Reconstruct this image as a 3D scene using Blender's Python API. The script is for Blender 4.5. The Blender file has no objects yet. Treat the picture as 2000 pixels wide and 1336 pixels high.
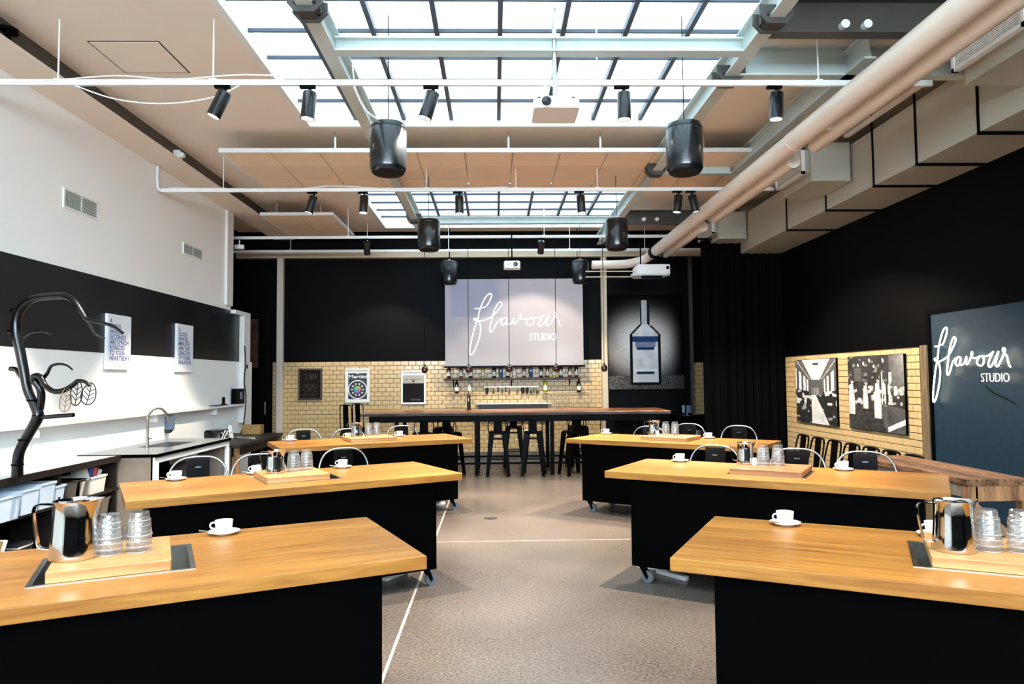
import bpy, math, random
from mathutils import Matrix, Vector
random.seed(7)
PI = math.pi
SC = bpy.context.scene
COL = SC.collection

# ---------------------------------------------------------------- camera, sky, light, exposure
H = 1.684
yaw, pitch, roll = math.radians(1.3855), math.radians(2.9261), math.radians(-0.5198)
fwd = Vector((math.sin(yaw)*math.cos(pitch), math.cos(yaw)*math.cos(pitch), math.sin(pitch)))
rgt = Vector((math.cos(yaw), -math.sin(yaw), 0)); upv = rgt.cross(fwd)
cr, sr = math.cos(roll), math.sin(roll)
R_ = cr*rgt + sr*upv; U_ = -sr*rgt + cr*upv
cam = bpy.data.objects.new('camera', bpy.data.cameras.new('camera'))
COL.objects.link(cam)
cam.data.sensor_width = 36; cam.data.lens = 1390.8*36/2000; cam.data.clip_end = 200
cam.matrix_world = Matrix(((R_.x, U_.x, -fwd.x, 0), (R_.y, U_.y, -fwd.y, 0), (R_.z, U_.z, -fwd.z, H), (0, 0, 0, 1)))
SC.camera = cam

WORLD_STRENGTH = 28.0
SPOT_W = 540.0
w = bpy.data.worlds.new('sky'); SC.world = w; w.use_nodes = True
bg = w.node_tree.nodes['Background']; bg.inputs[0].default_value = (0.80, 0.92, 1.0, 1); bg.inputs[1].default_value = WORLD_STRENGTH
SC.view_settings.view_transform = 'Standard'; SC.view_settings.look = 'None'
SC.view_settings.exposure = 0.48; SC.view_settings.gamma = 1.0; SC.view_settings.use_curve_mapping = False
SC.cycles.use_denoising = True
SC.cycles.transparent_max_bounces = 24
SC.cycles.sample_clamp_indirect = 6.0

def portal(name, loc, sx, sy, rot):
    l = bpy.data.lights.new(name, 'AREA'); l.shape = 'RECTANGLE'; l.size = sx; l.size_y = sy
    l.cycles.is_portal = True
    o = bpy.data.objects.new(name, l); COL.objects.link(o); o.location = loc; o.rotation_euler = rot
portal('skylight_portal', (0.07, 3.37, 4.93), 4.6, 10.4, (0, 0, 0))
portal('skylight_portal', (0.09, 12.7, 4.93), 4.6, 3.4, (0, 0, 0))
portal('window_portal', (0.3, -4.12, 3.475), 9.4, 1.95, (PI/2, 0, 0))

# ---------------------------------------------------------------- materials
def new_mat(name):
    m = bpy.data.materials.new(name); m.use_nodes = True
    nt = m.node_tree; b = nt.nodes['Principled BSDF']
    return m, nt, b
def N(nt, t, **k):
    n = nt.nodes.new(t)
    for a, v in k.items(): setattr(n, a, v)
    return n
def srgb(r, g, b):
    f = lambda c: (c/255/12.92) if c/255 <= 0.04045 else ((c/255+0.055)/1.055)**2.4
    return (f(r), f(g), f(b), 1)
def plain(name, col, rough=.5, metal=0.0, spec=.5, var=0.0, scale=6.0, bump=0.0, rvar=0.0):
    m, nt, b = new_mat(name)
    b.inputs['Base Color'].default_value = col; b.inputs['Roughness'].default_value = rough
    b.inputs['Metallic'].default_value = metal; b.inputs['Specular IOR Level'].default_value = spec
    if var or bump or rvar:
        tc = N(nt, 'ShaderNodeTexCoord'); no = N(nt, 'ShaderNodeTexNoise')
        no.inputs['Scale'].default_value = scale; no.inputs['Detail'].default_value = 6
        nt.links.new(tc.outputs['Object'], no.inputs['Vector'])
        if var:
            rp = N(nt, 'ShaderNodeMapRange'); rp.inputs[1].default_value = .3; rp.inputs[2].default_value = .7
            rp.inputs[3].default_value = 1-var; rp.inputs[4].default_value = 1+var*.4
            mx = N(nt, 'ShaderNodeVectorMath', operation='SCALE'); mx.inputs[0].default_value = col[:3]
            nt.links.new(no.outputs[0], rp.inputs[0]); nt.links.new(rp.outputs[0], mx.inputs['Scale'])
            nt.links.new(mx.outputs[0], b.inputs['Base Color'])
        if rvar:
            rr = N(nt, 'ShaderNodeMapRange'); rr.inputs[3].default_value = rough-rvar; rr.inputs[4].default_value = rough+rvar
            nt.links.new(no.outputs[0], rr.inputs[0]); nt.links.new(rr.outputs[0], b.inputs['Roughness'])
        if bump:
            bp = N(nt, 'ShaderNodeBump'); bp.inputs['Strength'].default_value = bump; bp.inputs['Distance'].default_value = .01
            nt.links.new(no.outputs[0], bp.inputs['Height']); nt.links.new(bp.outputs[0], b.inputs['Normal'])
    return m
def wood(name, light, dark, rough=.4, stave=.09, stretch=(1.2, 22, 22), svar=.18, edge=0.0, axis='X', spec=.5):
    m, nt, b = new_mat(name)
    tc = N(nt, 'ShaderNodeTexCoord'); mp = N(nt, 'ShaderNodeMapping')
    if axis == 'Y': mp.inputs['Rotation'].default_value = (0, 0, PI/2)
    if axis == 'Z': mp.inputs['Rotation'].default_value = (0, PI/2, 0)
    sp = N(nt, 'ShaderNodeSeparateXYZ'); nt.links.new(tc.outputs['Object'], mp.inputs[0]); nt.links.new(mp.outputs[0], sp.inputs[0])
    dv = N(nt, 'ShaderNodeMath', operation='DIVIDE'); dv.inputs[1].default_value = stave
    fl = N(nt, 'ShaderNodeMath', operation='FLOOR'); nt.links.new(sp.outputs[1], dv.inputs[0]); nt.links.new(dv.outputs[0], fl.inputs[0])
    wn = N(nt, 'ShaderNodeTexWhiteNoise', noise_dimensions='1D'); nt.links.new(fl.outputs[0], wn.inputs['W'])
    off = N(nt, 'ShaderNodeVectorMath', operation='MULTIPLY_ADD'); off.inputs[1].default_value = stretch
    cb = N(nt, 'ShaderNodeVectorMath', operation='SCALE'); cb.inputs['Scale'].default_value = 9.0
    nt.links.new(wn.outputs['Color'], cb.inputs[0]); nt.links.new(mp.outputs[0], off.inputs[0]); nt.links.new(cb.outputs[0], off.inputs[2])
    no = N(nt, 'ShaderNodeTexNoise'); no.inputs['Scale'].default_value = 1.6; no.inputs['Detail'].default_value = 7; no.inputs['Roughness'].default_value = .62
    no.inputs['Distortion'].default_value = .6
    nt.links.new(off.outputs[0], no.inputs['Vector'])
    rp = N(nt, 'ShaderNodeValToRGB'); e = rp.color_ramp.elements
    e[0].position = .3; e[0].color = dark; e[1].position = .72; e[1].color = light
    nt.links.new(no.outputs[0], rp.inputs[0])
    rv = N(nt, 'ShaderNodeMapRange'); rv.inputs[3].default_value = 1-svar; rv.inputs[4].default_value = 1+svar*.5
    nt.links.new(wn.outputs['Value'], rv.inputs[0])
    mx = N(nt, 'ShaderNodeVectorMath', operation='SCALE'); nt.links.new(rp.outputs[0], mx.inputs[0]); nt.links.new(rv.outputs[0], mx.inputs['Scale'])
    nt.links.new(mx.outputs[0], b.inputs['Base Color'])
    b.inputs['Roughness'].default_value = rough; b.inputs['Specular IOR Level'].default_value = spec
    bp = N(nt, 'ShaderNodeBump'); bp.inputs['Strength'].default_value = .12; bp.inputs['Distance'].default_value = .004
    nt.links.new(no.outputs[0], bp.inputs['Height']); nt.links.new(bp.outputs[0], b.inputs['Normal'])
    return m
def thin_glass(name, tint=(.97, .98, .98, 1), refl=.08, rough=0.02, scatter_white=0.0):
    m, nt, b = new_mat(name); nt.nodes.remove(b)
    out = nt.nodes['Material Output']; tr = N(nt, 'ShaderNodeBsdfTransparent'); gl = N(nt, 'ShaderNodeBsdfGlossy')
    tr.inputs[0].default_value = tint; gl.inputs['Roughness'].default_value = rough
    lw = N(nt, 'ShaderNodeLayerWeight'); lw.inputs[0].default_value = .28
    rr = N(nt, 'ShaderNodeMapRange'); rr.inputs[3].default_value = refl; rr.inputs[4].default_value = .75
    mx = N(nt, 'ShaderNodeMixShader'); nt.links.new(lw.outputs['Facing'], rr.inputs[0]); nt.links.new(rr.outputs[0], mx.inputs[0])
    body = tr.outputs[0]
    if scatter_white:
        df = N(nt, 'ShaderNodeBsdfDiffuse'); df.inputs[0].default_value = (.9, .9, .88, 1); m2 = N(nt, 'ShaderNodeMixShader'); m2.inputs[0].default_value = scatter_white  # white diffuse share stands in for scattered light and reflections in glass
        nt.links.new(tr.outputs[0], m2.inputs[1]); nt.links.new(df.outputs[0], m2.inputs[2]); body = m2.outputs[0]
    nt.links.new(body, mx.inputs[1]); nt.links.new(gl.outputs[0], mx.inputs[2]); nt.links.new(mx.outputs[0], out.inputs[0])
    return m
def emit(name, col, st):
    m, nt, b = new_mat(name)
    b.inputs['Base Color'].default_value = (0, 0, 0, 1); b.inputs['Emission Color'].default_value = col; b.inputs['Emission Strength'].default_value = st
    return m
def print_mat(name, rough=.4, emission=0.0, spec=.3, dim=1.0):
    m, nt, b = new_mat(name); at = N(nt, 'ShaderNodeAttribute', attribute_name='Color')
    sc_ = N(nt, 'ShaderNodeVectorMath', operation='SCALE'); sc_.inputs['Scale'].default_value = dim
    nt.links.new(at.outputs[0], sc_.inputs[0]); nt.links.new(sc_.outputs[0], b.inputs['Base Color']); b.inputs['Roughness'].default_value = rough; b.inputs['Specular IOR Level'].default_value = spec
    if emission:
        nt.links.new(at.outputs[0], b.inputs['Emission Color']); b.inputs['Emission Strength'].default_value = emission
    return m

M = {}
M['white_wall'] = plain('white_wall_paint', srgb(250, 249, 246), .6, var=.02, scale=1.2, bump=.02)
M['black_wall'] = plain('black_wall_paint', srgb(5, 5, 6), .5, spec=.06, var=.25, scale=2.0)
M['band'] = plain('blackboard_band', srgb(19, 20, 23), .38, spec=.3, var=.35, scale=1.5, rvar=.1)
M['ceiling'] = plain('ceiling_paint', srgb(244, 229, 212), .7, var=.04, scale=.8)
M['acoustic'] = plain('acoustic_tile', srgb(246, 218, 188), .8, var=.03, scale=3, bump=.03)
M['white_metal'] = plain('white_metal', srgb(236, 234, 230), .35, spec=.5)
M['beam_grey'] = plain('beam_grey_paint', srgb(196, 206, 202), .42, spec=.5, var=.06, scale=4)
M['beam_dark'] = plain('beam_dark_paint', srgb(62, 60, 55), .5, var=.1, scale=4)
M['duct'] = plain('duct_paint', srgb(176, 174, 160), .4, var=.05, scale=2)
M['pipe'] = plain('pipe_paint', srgb(238, 224, 208), .3, spec=.6, var=.03, scale=3)
M['beige_metal'] = plain('beige_metal', srgb(205, 186, 160), .45)
M['black_metal'] = plain('black_metal', srgb(3, 3, 4), .4, spec=.05)
M['black_gloss'] = plain('black_gloss_paint', srgb(5, 5, 6), .22, spec=.4)
M['black_matt'] = plain('black_laminate', srgb(2, 2, 2), .6, spec=.02)
M['black_cloth'] = plain('black_curtain', srgb(4, 4, 5), .9, spec=.05)
M['speaker'] = plain('speaker_shell', srgb(9, 13, 18), .22, spec=.6)
M['speaker_grille'] = plain('speaker_grille', srgb(8, 8, 9), .7, spec=.2)
M['glazing_bar'] = plain('glazing_bar_paint', srgb(62, 74, 88), .4)
M['steel'] = plain('brushed_steel', srgb(196, 194, 188), .22, metal=1.0, rvar=.06, scale=30)
M['chrome'] = plain('chrome', srgb(214, 210, 204), .07, metal=1.0)
M['hoop'] = plain('galvanised_tube', srgb(190, 194, 200), .3, metal=1.0)
M['ceramic'] = plain('white_ceramic', srgb(244, 240, 232), .15, spec=.6)
M['coffee'] = plain('coffee', srgb(60, 34, 18), .2)
M['glass'] = thin_glass('tumbler_glass', (.995, .995, .995, 1), .05, scatter_white=.035)
M['glass_rim'] = thin_glass('tumbler_rim_glass', (.96, .96, .95, 1), .3, scatter_white=.35)  # rims whitened to paint the light they catch
M['pane'] = thin_glass('skylight_glass', (.37, .395, .405, 1), .03)
M['window_pane'] = thin_glass('window_glass', (.93, .97, 1.0, 1), .04)
M['oak'] = wood('oak_top', srgb(184, 128, 56), srgb(128, 76, 26), .36, stave=.095, svar=.16, spec=.45)
M['oak_edge'] = M['oak']
M['board'] = wood('board_wood', srgb(206, 158, 100), srgb(160, 108, 60), .5, stave=.12, svar=.1)
M['board_dark'] = wood('board_wood_brown', srgb(176, 118, 72), srgb(116, 70, 38), .5, stave=.12, svar=.1)
M['walnut'] = wood('slab_wood', srgb(206, 124, 66), srgb(112, 56, 26), .3, stave=.3, stretch=(1.0, 10, 10), svar=.3)
M['rustic'] = wood('rustic_wood', srgb(168, 116, 78), srgb(34, 19, 11), .5, stave=.12, stretch=(3.5, 24, 24), svar=.5, axis='Y')
M['rustic_leg'] = wood('rustic_leg_wood', srgb(186, 134, 86), srgb(104, 66, 38), .6, stave=.2, stretch=(2.0, 14, 14), axis='Z')
M['dark_wood'] = wood('dark_wood', srgb(34, 20, 13), srgb(12, 7, 5), .5, stave=.2, axis='Y')
M['grey_wood'] = wood('grey_plaster_wood', srgb(146, 130, 114), srgb(112, 98, 84), .6, stave=.3, axis='Z')
M['stone_black'] = plain('black_stone', srgb(30, 31, 33), .12, spec=.7)
M['bench_top'] = plain('pale_bench_top', srgb(196, 200, 204), .2, spec=.6)
M['frame_white'] = plain('white_frame', srgb(222, 222, 220), .35)
M['frame_brown'] = wood('brown_frame', srgb(84, 60, 46), srgb(44, 30, 22), .4, stave=.3)
M['canvas'] = plain('white_canvas', srgb(238, 240, 246), .6)
M['blue_ink'] = plain('blue_ink', srgb(52, 86, 158), .6)
M['plastic'] = plain('frosted_plastic', srgb(206, 220, 236), .25, spec=.5, var=.1, scale=9)
M['paper'] = plain('paper', srgb(228, 222, 210), .7)
M['magazine'] = plain('dark_magazine', srgb(30, 34, 42), .35)
M['wine'] = plain('black_bottle_glass', srgb(12, 10, 10), .08, spec=.9)
M['green_glass'] = plain('green_bottle_glass', srgb(140, 150, 24), .1, spec=.8)
M['brown_glass'] = plain('brown_bottle_glass', srgb(74, 38, 16), .12, spec=.8)
M['clear_bottle'] = plain('clear_bottle_glass', srgb(170, 168, 150), .1, spec=.8)
M['blue_glass'] = plain('blue_bottle_glass', srgb(24, 74, 120), .12, spec=.8)
M['label_white'] = plain('bottle_label', srgb(236, 230, 220), .6)
M['red_glass'] = plain('dark_red_glass', srgb(64, 16, 12), .06, spec=1.0)
M['gunmetal'] = plain('dark_bar_tool_metal', srgb(44, 40, 34), .35, metal=.8)
M['copper'] = plain('copper_wire', srgb(176, 132, 96), .35, metal=.8)
M['red'] = plain('red_plastic', srgb(206, 36, 48), .4)
M['blue'] = plain('blue_plastic', srgb(40, 60, 130), .4)
M['soap'] = plain('blue_grey_plastic', srgb(98, 116, 140), .35)
M['card'] = plain('cardboard_wood', srgb(170, 130, 72), .7, var=.15, scale=8)
M['grout'] = plain('grout', srgb(84, 66, 44), .9)
M['post'] = plain('post_paint', srgb(206, 192, 176), .45)
M['joint'] = plain('zinc_joint', srgb(172, 164, 154), .4)
M['wheel'] = plain('grey_rubber', srgb(96, 104, 112), .4)
M['plaster'] = plain('pale_plaster', srgb(142, 126, 110), .6, var=.3, scale=4)
M['lens'] = plain('lens_glass', srgb(6, 6, 10), .05, spec=.9)
M['lamp'] = emit('lamp_lens', (1, .86, .62, 1), 14)
M['neon'] = emit('neon_tube', (1, .93, .72, 1), 4)
M['neon_print'] = emit('projected_lettering', (1, 1, 1, 1), 1.1)
M['poster_white'] = plain('poster_lettering', srgb(230, 230, 226), .5)
M['print'] = print_mat('print', .3)
M['print_matt'] = print_mat('print_mosaic', .7, spec=.04)
M['screen_print'] = print_mat('screen_image', .7, .28, dim=.17)
M['glass_panel'] = plain('dark_glass_panel', srgb(21, 48, 66), .45, spec=.5, var=.3, scale=12)

m, nt, b = new_mat('glazed_tile'); M['tile'] = m
oi = N(nt, 'ShaderNodeObjectInfo'); tc = N(nt, 'ShaderNodeTexCoord'); no = N(nt, 'ShaderNodeTexNoise'); no.inputs['Scale'].default_value = 9
geo = N(nt, 'ShaderNodeNewGeometry')
nt.links.new(geo.outputs['Position'], no.inputs['Vector'])
ad = N(nt, 'ShaderNodeMath', operation='ADD'); nt.links.new(oi.outputs['Random'], ad.inputs[0]); nt.links.new(no.outputs[0], ad.inputs[1])
mr = N(nt, 'ShaderNodeMapRange'); mr.inputs[2].default_value = 2; mr.inputs[3].default_value = .84; mr.inputs[4].default_value = 1.08
nt.links.new(ad.outputs[0], mr.inputs[0])
vs = N(nt, 'ShaderNodeVectorMath', operation='SCALE'); vs.inputs[0].default_value = srgb(206, 176, 128)[:3]
nt.links.new(mr.outputs[0], vs.inputs['Scale']); nt.links.new(vs.outputs[0], b.inputs['Base Color'])
b.inputs['Roughness'].default_value = .18

m, nt, b = new_mat('polished_concrete'); M['floor'] = m
tc = N(nt, 'ShaderNodeTexCoord'); n1 = N(nt, 'ShaderNodeTexNoise'); n1.inputs['Scale'].default_value = .9; n1.inputs['Detail'].default_value = 4; n1.inputs['Roughness'].default_value = .45
n2 = N(nt, 'ShaderNodeTexVoronoi'); n2.inputs['Scale'].default_value = 55; n3 = N(nt, 'ShaderNodeTexNoise'); n3.inputs['Scale'].default_value = 55; n3.inputs['Detail'].default_value = 3
for n in (n1, n2, n3): nt.links.new(tc.outputs['Object'], n.inputs['Vector'])
r1 = N(nt, 'ShaderNodeValToRGB'); e = r1.color_ramp.elements; e[0].position = .25; e[0].color = srgb(86, 77, 71); e[1].position = .8; e[1].color = srgb(114, 103, 95)
nt.links.new(n1.outputs[0], r1.inputs[0])
r2 = N(nt, 'ShaderNodeMapRange'); r2.inputs[1].default_value = .05; r2.inputs[2].default_value = .35; r2.inputs[3].default_value = .5; r2.inputs[4].default_value = 1.0
nt.links.new(n2.outputs['Distance'], r2.inputs[0])
r3 = N(nt, 'ShaderNodeMapRange'); r3.inputs[1].default_value = .35; r3.inputs[2].default_value = .65; r3.inputs[3].default_value = .55; r3.inputs[4].default_value = 1.28
nt.links.new(n3.outputs[0], r3.inputs[0])
mm = N(nt, 'ShaderNodeMath', operation='MULTIPLY'); nt.links.new(r2.outputs[0], mm.inputs[0]); nt.links.new(r3.outputs[0], mm.inputs[1])
sc = N(nt, 'ShaderNodeVectorMath', operation='SCALE'); nt.links.new(r1.outputs[0], sc.inputs[0]); nt.links.new(mm.outputs[0], sc.inputs['Scale'])
nt.links.new(sc.outputs[0], b.inputs['Base Color'])
rr = N(nt, 'ShaderNodeMapRange'); rr.inputs[3].default_value = .22; rr.inputs[4].default_value = .36
nt.links.new(n1.outputs[0], rr.inputs[0]); nt.links.new(rr.outputs[0], b.inputs['Roughness'])

# ---------------------------------------------------------------- geometry helpers
class MB:
    def __init__(s): s.v = []; s.f = []
    def add(s, vs, fs, T=None):
        k = len(s.v)
        s.v += [tuple(T @ Vector(p)) if T else tuple(p) for p in vs]
        s.f += [tuple(k+i for i in f) for f in fs]; return s
    def box(s, x0, x1, y0, y1, z0, z1, T=None):
        return s.add([(x0,y0,z0),(x1,y0,z0),(x1,y1,z0),(x0,y1,z0),(x0,y0,z1),(x1,y0,z1),(x1,y1,z1),(x0,y1,z1)],
            [(0,3,2,1),(4,5,6,7),(0,1,5,4),(1,2,6,5),(2,3,7,6),(3,0,4,7)], T)
    def rbox(s, x0, x1, y0, y1, z0, z1, r, T=None, n=3, top=0.0):
        # box with rounded vertical corners and optional chamfered top
        def loop(q, d):
            P = []
            for cx, cy, a0 in ((x1-r, y1-r, 0), (x0+r, y1-r, 90), (x0+r, y0+r, 180), (x1-r, y0+r, 270)):
                for i in range(n+1):
                    a = math.radians(a0+90*i/n); P.append((cx+(r-d)*math.cos(a), cy+(r-d)*math.sin(a), q))
            return P
        L = [loop(z0, 0)] + ([loop(z1-top, 0), loop(z1, min(top, r*.9))] if top else [loop(z1, 0)])
        return s.loft(L, True, T)
    def loft(s, L, caps=True, T=None, closed=True):
        n = len(L[0]); vs = [p for l in L for p in l]; fs = []
        for a in range(len(L)-1):
            for i in range(n if closed else n-1):
                j = (i+1) % n; fs.append((a*n+i, a*n+j, (a+1)*n+j, (a+1)*n+i))
        if caps: fs += [tuple(reversed(range(n))), tuple((len(L)-1)*n+i for i in range(n))]
        return s.add(vs, fs, T)
    def prism(s, poly, z0, z1, T=None):
        return s.loft([[(x, y, z0) for x, y in poly], [(x, y, z1) for x, y in poly]], True, T)
    def ring(s, o, i, z0, z1):
        # rectangular frame: o/i = (x0,x1,y0,y1)
        def rc(q, z): return [(q[0],q[2],z),(q[1],q[2],z),(q[1],q[3],z),(q[0],q[3],z)]
        vs = rc(o,z0)+rc(i,z0)+rc(o,z1)+rc(i,z1); fs = []
        for a in range(4):
            c = (a+1) % 4
            fs += [(a,4+a,4+c,c),(8+a,8+c,12+c,12+a),(a,c,8+c,8+a),(4+c,4+a,12+a,12+c)]
        return s.add(vs, fs)
    def tube(s, pts, r, n=8, closed=False, caps=True, T=None):
        P = [Vector(p) for p in pts]; k = len(P); rs = r if isinstance(r, (list, tuple)) else [r]*k
        L = []; up = None
        for i in range(k):
            a = P[i-1] if (i > 0 or closed) else P[i]; c = P[(i+1) % k] if (i < k-1 or closed) else P[i]
            t = (c-a).normalized()
            if up is None:
                up = Vector((0, 0, 1)) if abs(t.z) < .9 else Vector((1, 0, 0))
            u = (up - t*up.dot(t)).normalized(); up = u; v = t.cross(u)
            L.append([tuple(P[i]+rs[i]*(math.cos(2*PI*j/n)*u+math.sin(2*PI*j/n)*v)) for j in range(n)])
        if closed: L.append(L[0])
        return s.loft(L, caps and not closed, T)
    def cyl(s, p0, p1, r0, r1=None, n=16, T=None): return s.tube([p0, p1], [r0, r0 if r1 is None else r1], n, T=T)
    def lathe(s, prof, n=24, T=None, caps=True):
        L = [[(max(r,1e-4)*math.cos(2*PI*j/n), max(r,1e-4)*math.sin(2*PI*j/n), z) for j in range(n)] for r, z in prof]
        return s.loft(L, caps, T)
    def build(s, name, mat, parent=None, world=False, smooth=40, loc=None, bevel=0):
        me = bpy.data.meshes.new(name)
        V = s.v
        if world and parent is not None:
            inv = (Matrix.Translation(parent.location) @ Matrix.Rotation(parent.rotation_euler.z, 4, 'Z')).inverted()
            V = [tuple(inv @ Vector(p)) for p in V]
        if loc is not None: V = [(p[0]-loc[0], p[1]-loc[1], p[2]-loc[2]) for p in V]
        me.from_pydata(V, [], s.f); me.update()
        if smooth:
            me.polygons.foreach_set('use_smooth', [True]*len(me.polygons)); me.set_sharp_from_angle(angle=math.radians(smooth))
        me.materials.append(mat)
        o = bpy.data.objects.new(name, me); COL.objects.link(o)
        if parent is not None: o.parent = parent
        if loc is not None: o.location = loc
        if bevel:
            bm = o.modifiers.new('bevel', 'BEVEL'); bm.width = bevel; bm.segments = 2; bm.limit_method = 'ANGLE'; bm.angle_limit = math.radians(50)
        return o
def box(*a): return MB().box(*a)
def tag(o, label, cat, group=None, kind=None):
    if label: o['label'] = label
    if cat: o['category'] = cat
    if group: o['group'] = group
    if kind: o['kind'] = kind
    return o
def thing(name, label, cat, loc=(0,0,0), rz=0, group=None):
    o = bpy.data.objects.new(name, None); o.empty_display_size = .1; COL.objects.link(o)
    o.location = loc; o.rotation_euler = (0, 0, rz); return tag(o, label, cat, group)
def struct(o): o['kind'] = 'structure'; return o
def kids(o): return [c for c in bpy.data.objects if c.parent == o]
def snapshot(o): return (o, [(c, kids(c)) for c in kids(o)])
def dup(snap, loc, rz=0, label=None, group=None, sc=None):
    o, ch = snap
    r = o.copy(); COL.objects.link(r); r.location = loc; r.rotation_euler = (0, 0, rz)
    if label: r['label'] = label
    if group: r['group'] = group
    if sc: r.scale = (sc, sc, sc)
    for c, g in ch:
        d = c.copy(); COL.objects.link(d); d.parent = r
        for h in g:
            q = h.copy(); COL.objects.link(q); q.parent = d
    return r
class Kind:
    # first use moves the prototype itself, later ones copy it
    def __init__(s, root): s.snap = snapshot(root); s.used = False
    def put(s, loc, rz=0, label=None, group=None, sc=None):
        if not s.used:
            s.used = True; o = s.snap[0]; o.location = loc; o.rotation_euler = (0, 0, rz)
            if label: o['label'] = label
            if group: o['group'] = group
            if sc: o.scale = (sc, sc, sc)
            return o
        return dup(s.snap, loc, rz, label, group, sc)
def arc(cx, cz, r, a0, a1, n, y=0):
    return [(cx+r*math.cos(math.radians(a0+(a1-a0)*i/n)), y, cz+r*math.sin(math.radians(a0+(a1-a0)*i/n))) for i in range(n+1)]
def smooth_path(P, n=5):
    P = [Vector(p) for p in P]; out = []
    for i in range(len(P)-1):
        a = P[max(i-1, 0)]; b_ = P[i]; c = P[i+1]; d = P[min(i+2, len(P)-1)]
        for j in range(n):
            t = j/n
            out.append(.5*((2*b_)+(c-a)*t+(2*a-5*b_+4*c-d)*t*t+(3*b_-a-3*c+d)*t**3))
    out.append(P[-1]); return out
_txt = {}
def text_mesh(s, size=1.0, extrude=0.0, spacing=1.0, bold=0.0):
    k = (s, size, extrude, spacing, bold)
    if k not in _txt:
        cu = bpy.data.curves.new('t', 'FONT'); cu.body = s; cu.size = size; cu.extrude = extrude; cu.space_character = spacing
        cu.offset = bold; cu.resolution_u = 3
        o = bpy.data.objects.new('t', cu); COL.objects.link(o)
        dg = bpy.context.evaluated_depsgraph_get(); me = bpy.data.meshes.new_from_object(o.evaluated_get(dg))
        bpy.data.objects.remove(o); bpy.data.curves.remove(cu)
        me.materials.clear(); _txt[k] = me
    return _txt[k]
def text(name, s, size, mat, parent, mtx, extrude=.001, width=None, bold=0.0):
    me = text_mesh(s, size, extrude, bold=bold).copy(); me.materials.append(mat); me.name = name
    if width:
        xs = [v.co.x for v in me.vertices]; k = width/(max(xs)-min(xs))
        for v in me.vertices: v.co.x *= k
    me.transform(mtx)
    o = bpy.data.objects.new(name, me); COL.objects.link(o); o.parent = parent; return o
FACE_FRONT = Matrix.Rotation(PI/2, 4, 'X')       # text plane -> XZ, facing -Y
def paint(name, w_, h_, nx, ny, fn, mat, parent, T):
    # flat print: grid in XZ facing -Y with one colour per cell
    vs = [(w_*(i/nx-.5), 0, h_*(j/ny-.5)) for j in range(ny+1) for i in range(nx+1)]
    fs = [(j*(nx+1)+i, j*(nx+1)+i+1, (j+1)*(nx+1)+i+1, (j+1)*(nx+1)+i) for j in range(ny) for i in range(nx)]
    me = bpy.data.meshes.new(name); me.from_pydata([tuple(T @ Vector(p)) for p in vs], [], fs)
    ca = me.color_attributes.new('Color', 'FLOAT_COLOR', 'CORNER'); buf = []
    for j in range(ny):
        for i in range(nx):
            c = fn((i+.5)/nx, (j+.5)/ny); c = (c, c, c) if isinstance(c, float) else c
            buf += [c[0], c[1], c[2], 1.0]*4
    ca.data.foreach_set('color', buf); me.materials.append(mat)
    o = bpy.data.objects.new(name, me); COL.objects.link(o); o.parent = parent; return o
def hsh(*a):
    x = math.sin(sum((k+1)*12.9898*v for k, v in enumerate(a))*3.17+a[0]*78.233)*43758.5453
    return x-math.floor(x)
def vn(x, y):
    i, j = math.floor(x), math.floor(y); u, v = x-i, y-j; u = u*u*(3-2*u); v = v*v*(3-2*v)
    return (hsh(i,j)*(1-u)+hsh(i+1,j)*u)*(1-v)+(hsh(i,j+1)*(1-u)+hsh(i+1,j+1)*u)*v
def sstep(a, b_, x):
    t = max(0.0, min(1.0, (x-a)/(b_-a))); return t*t*(3-2*t)
TR = Matrix.Translation
def RZ(a): return Matrix.Rotation(a, 4, 'Z')

# ---------------------------------------------------------------- room shell
XL, XR, YB, YF, ZC, ZG = -4.5, 5.1, 14.8, -4.1, 4.77, 4.87
fl = struct(box(-5.6, XR+.2, YF-.2, YB+.3, -.1, 0).build('floor', M['floor'], smooth=0))
box(-.657, -.637, YF, YB-.3, -.002, .0012).build('joint_strip', M['joint'], fl, smooth=0)
box(-4.4, XR, 7.477, 7.488, -.002, .0012).build('joint_strip', M['joint'], fl, smooth=0)
fd = MB().lathe([(.0,0),(.075,0),(.08,.002),(.06,.003),(.055,.0015),(0,.0015)], 20).build('floor_drain', M['steel'], loc=None)
fd.location = (-.07, 8.7, 0); tag(fd, 'small round metal drain cover set in the aisle floor', 'drain')

# ceiling slab with the two skylight openings
SK1 = (-2.24, 2.38, -1.833, 8.57); SK2 = (-2.22, 2.40, 11.05, 14.42)
c = MB()
c.box(-5.6, SK1[0], YF-.2, YB+.3, ZC, ZC+.12); c.box(SK2[1], XR+.2, YF-.2, YB+.3, ZC, ZC+.12)
c.box(SK1[0], SK2[1], YF-.2, SK1[2], ZC, ZC+.12); c.box(SK1[0], SK2[1], SK1[3], SK2[2], ZC, ZC+.12); c.box(SK1[0], SK2[1], SK2[3], YB+.3, ZC, ZC+.12)
ceil = struct(c.build('ceiling', M['ceiling'], smooth=0))
hat = MB(); hat.box(-3.66, -3.04, 6.40, 7.05, ZC-.006, ZC+.001)
hat.build('access_hatch', M['ceiling'], ceil, bevel=.003)
gm = MB().ring((-3.672, -3.028, 6.388, 7.062), (-3.66, -3.04, 6.40, 7.05), ZC-.002, ZC+.001); gm.build('hatch_gap', M['black_matt'], ceil, smooth=0)

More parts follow.
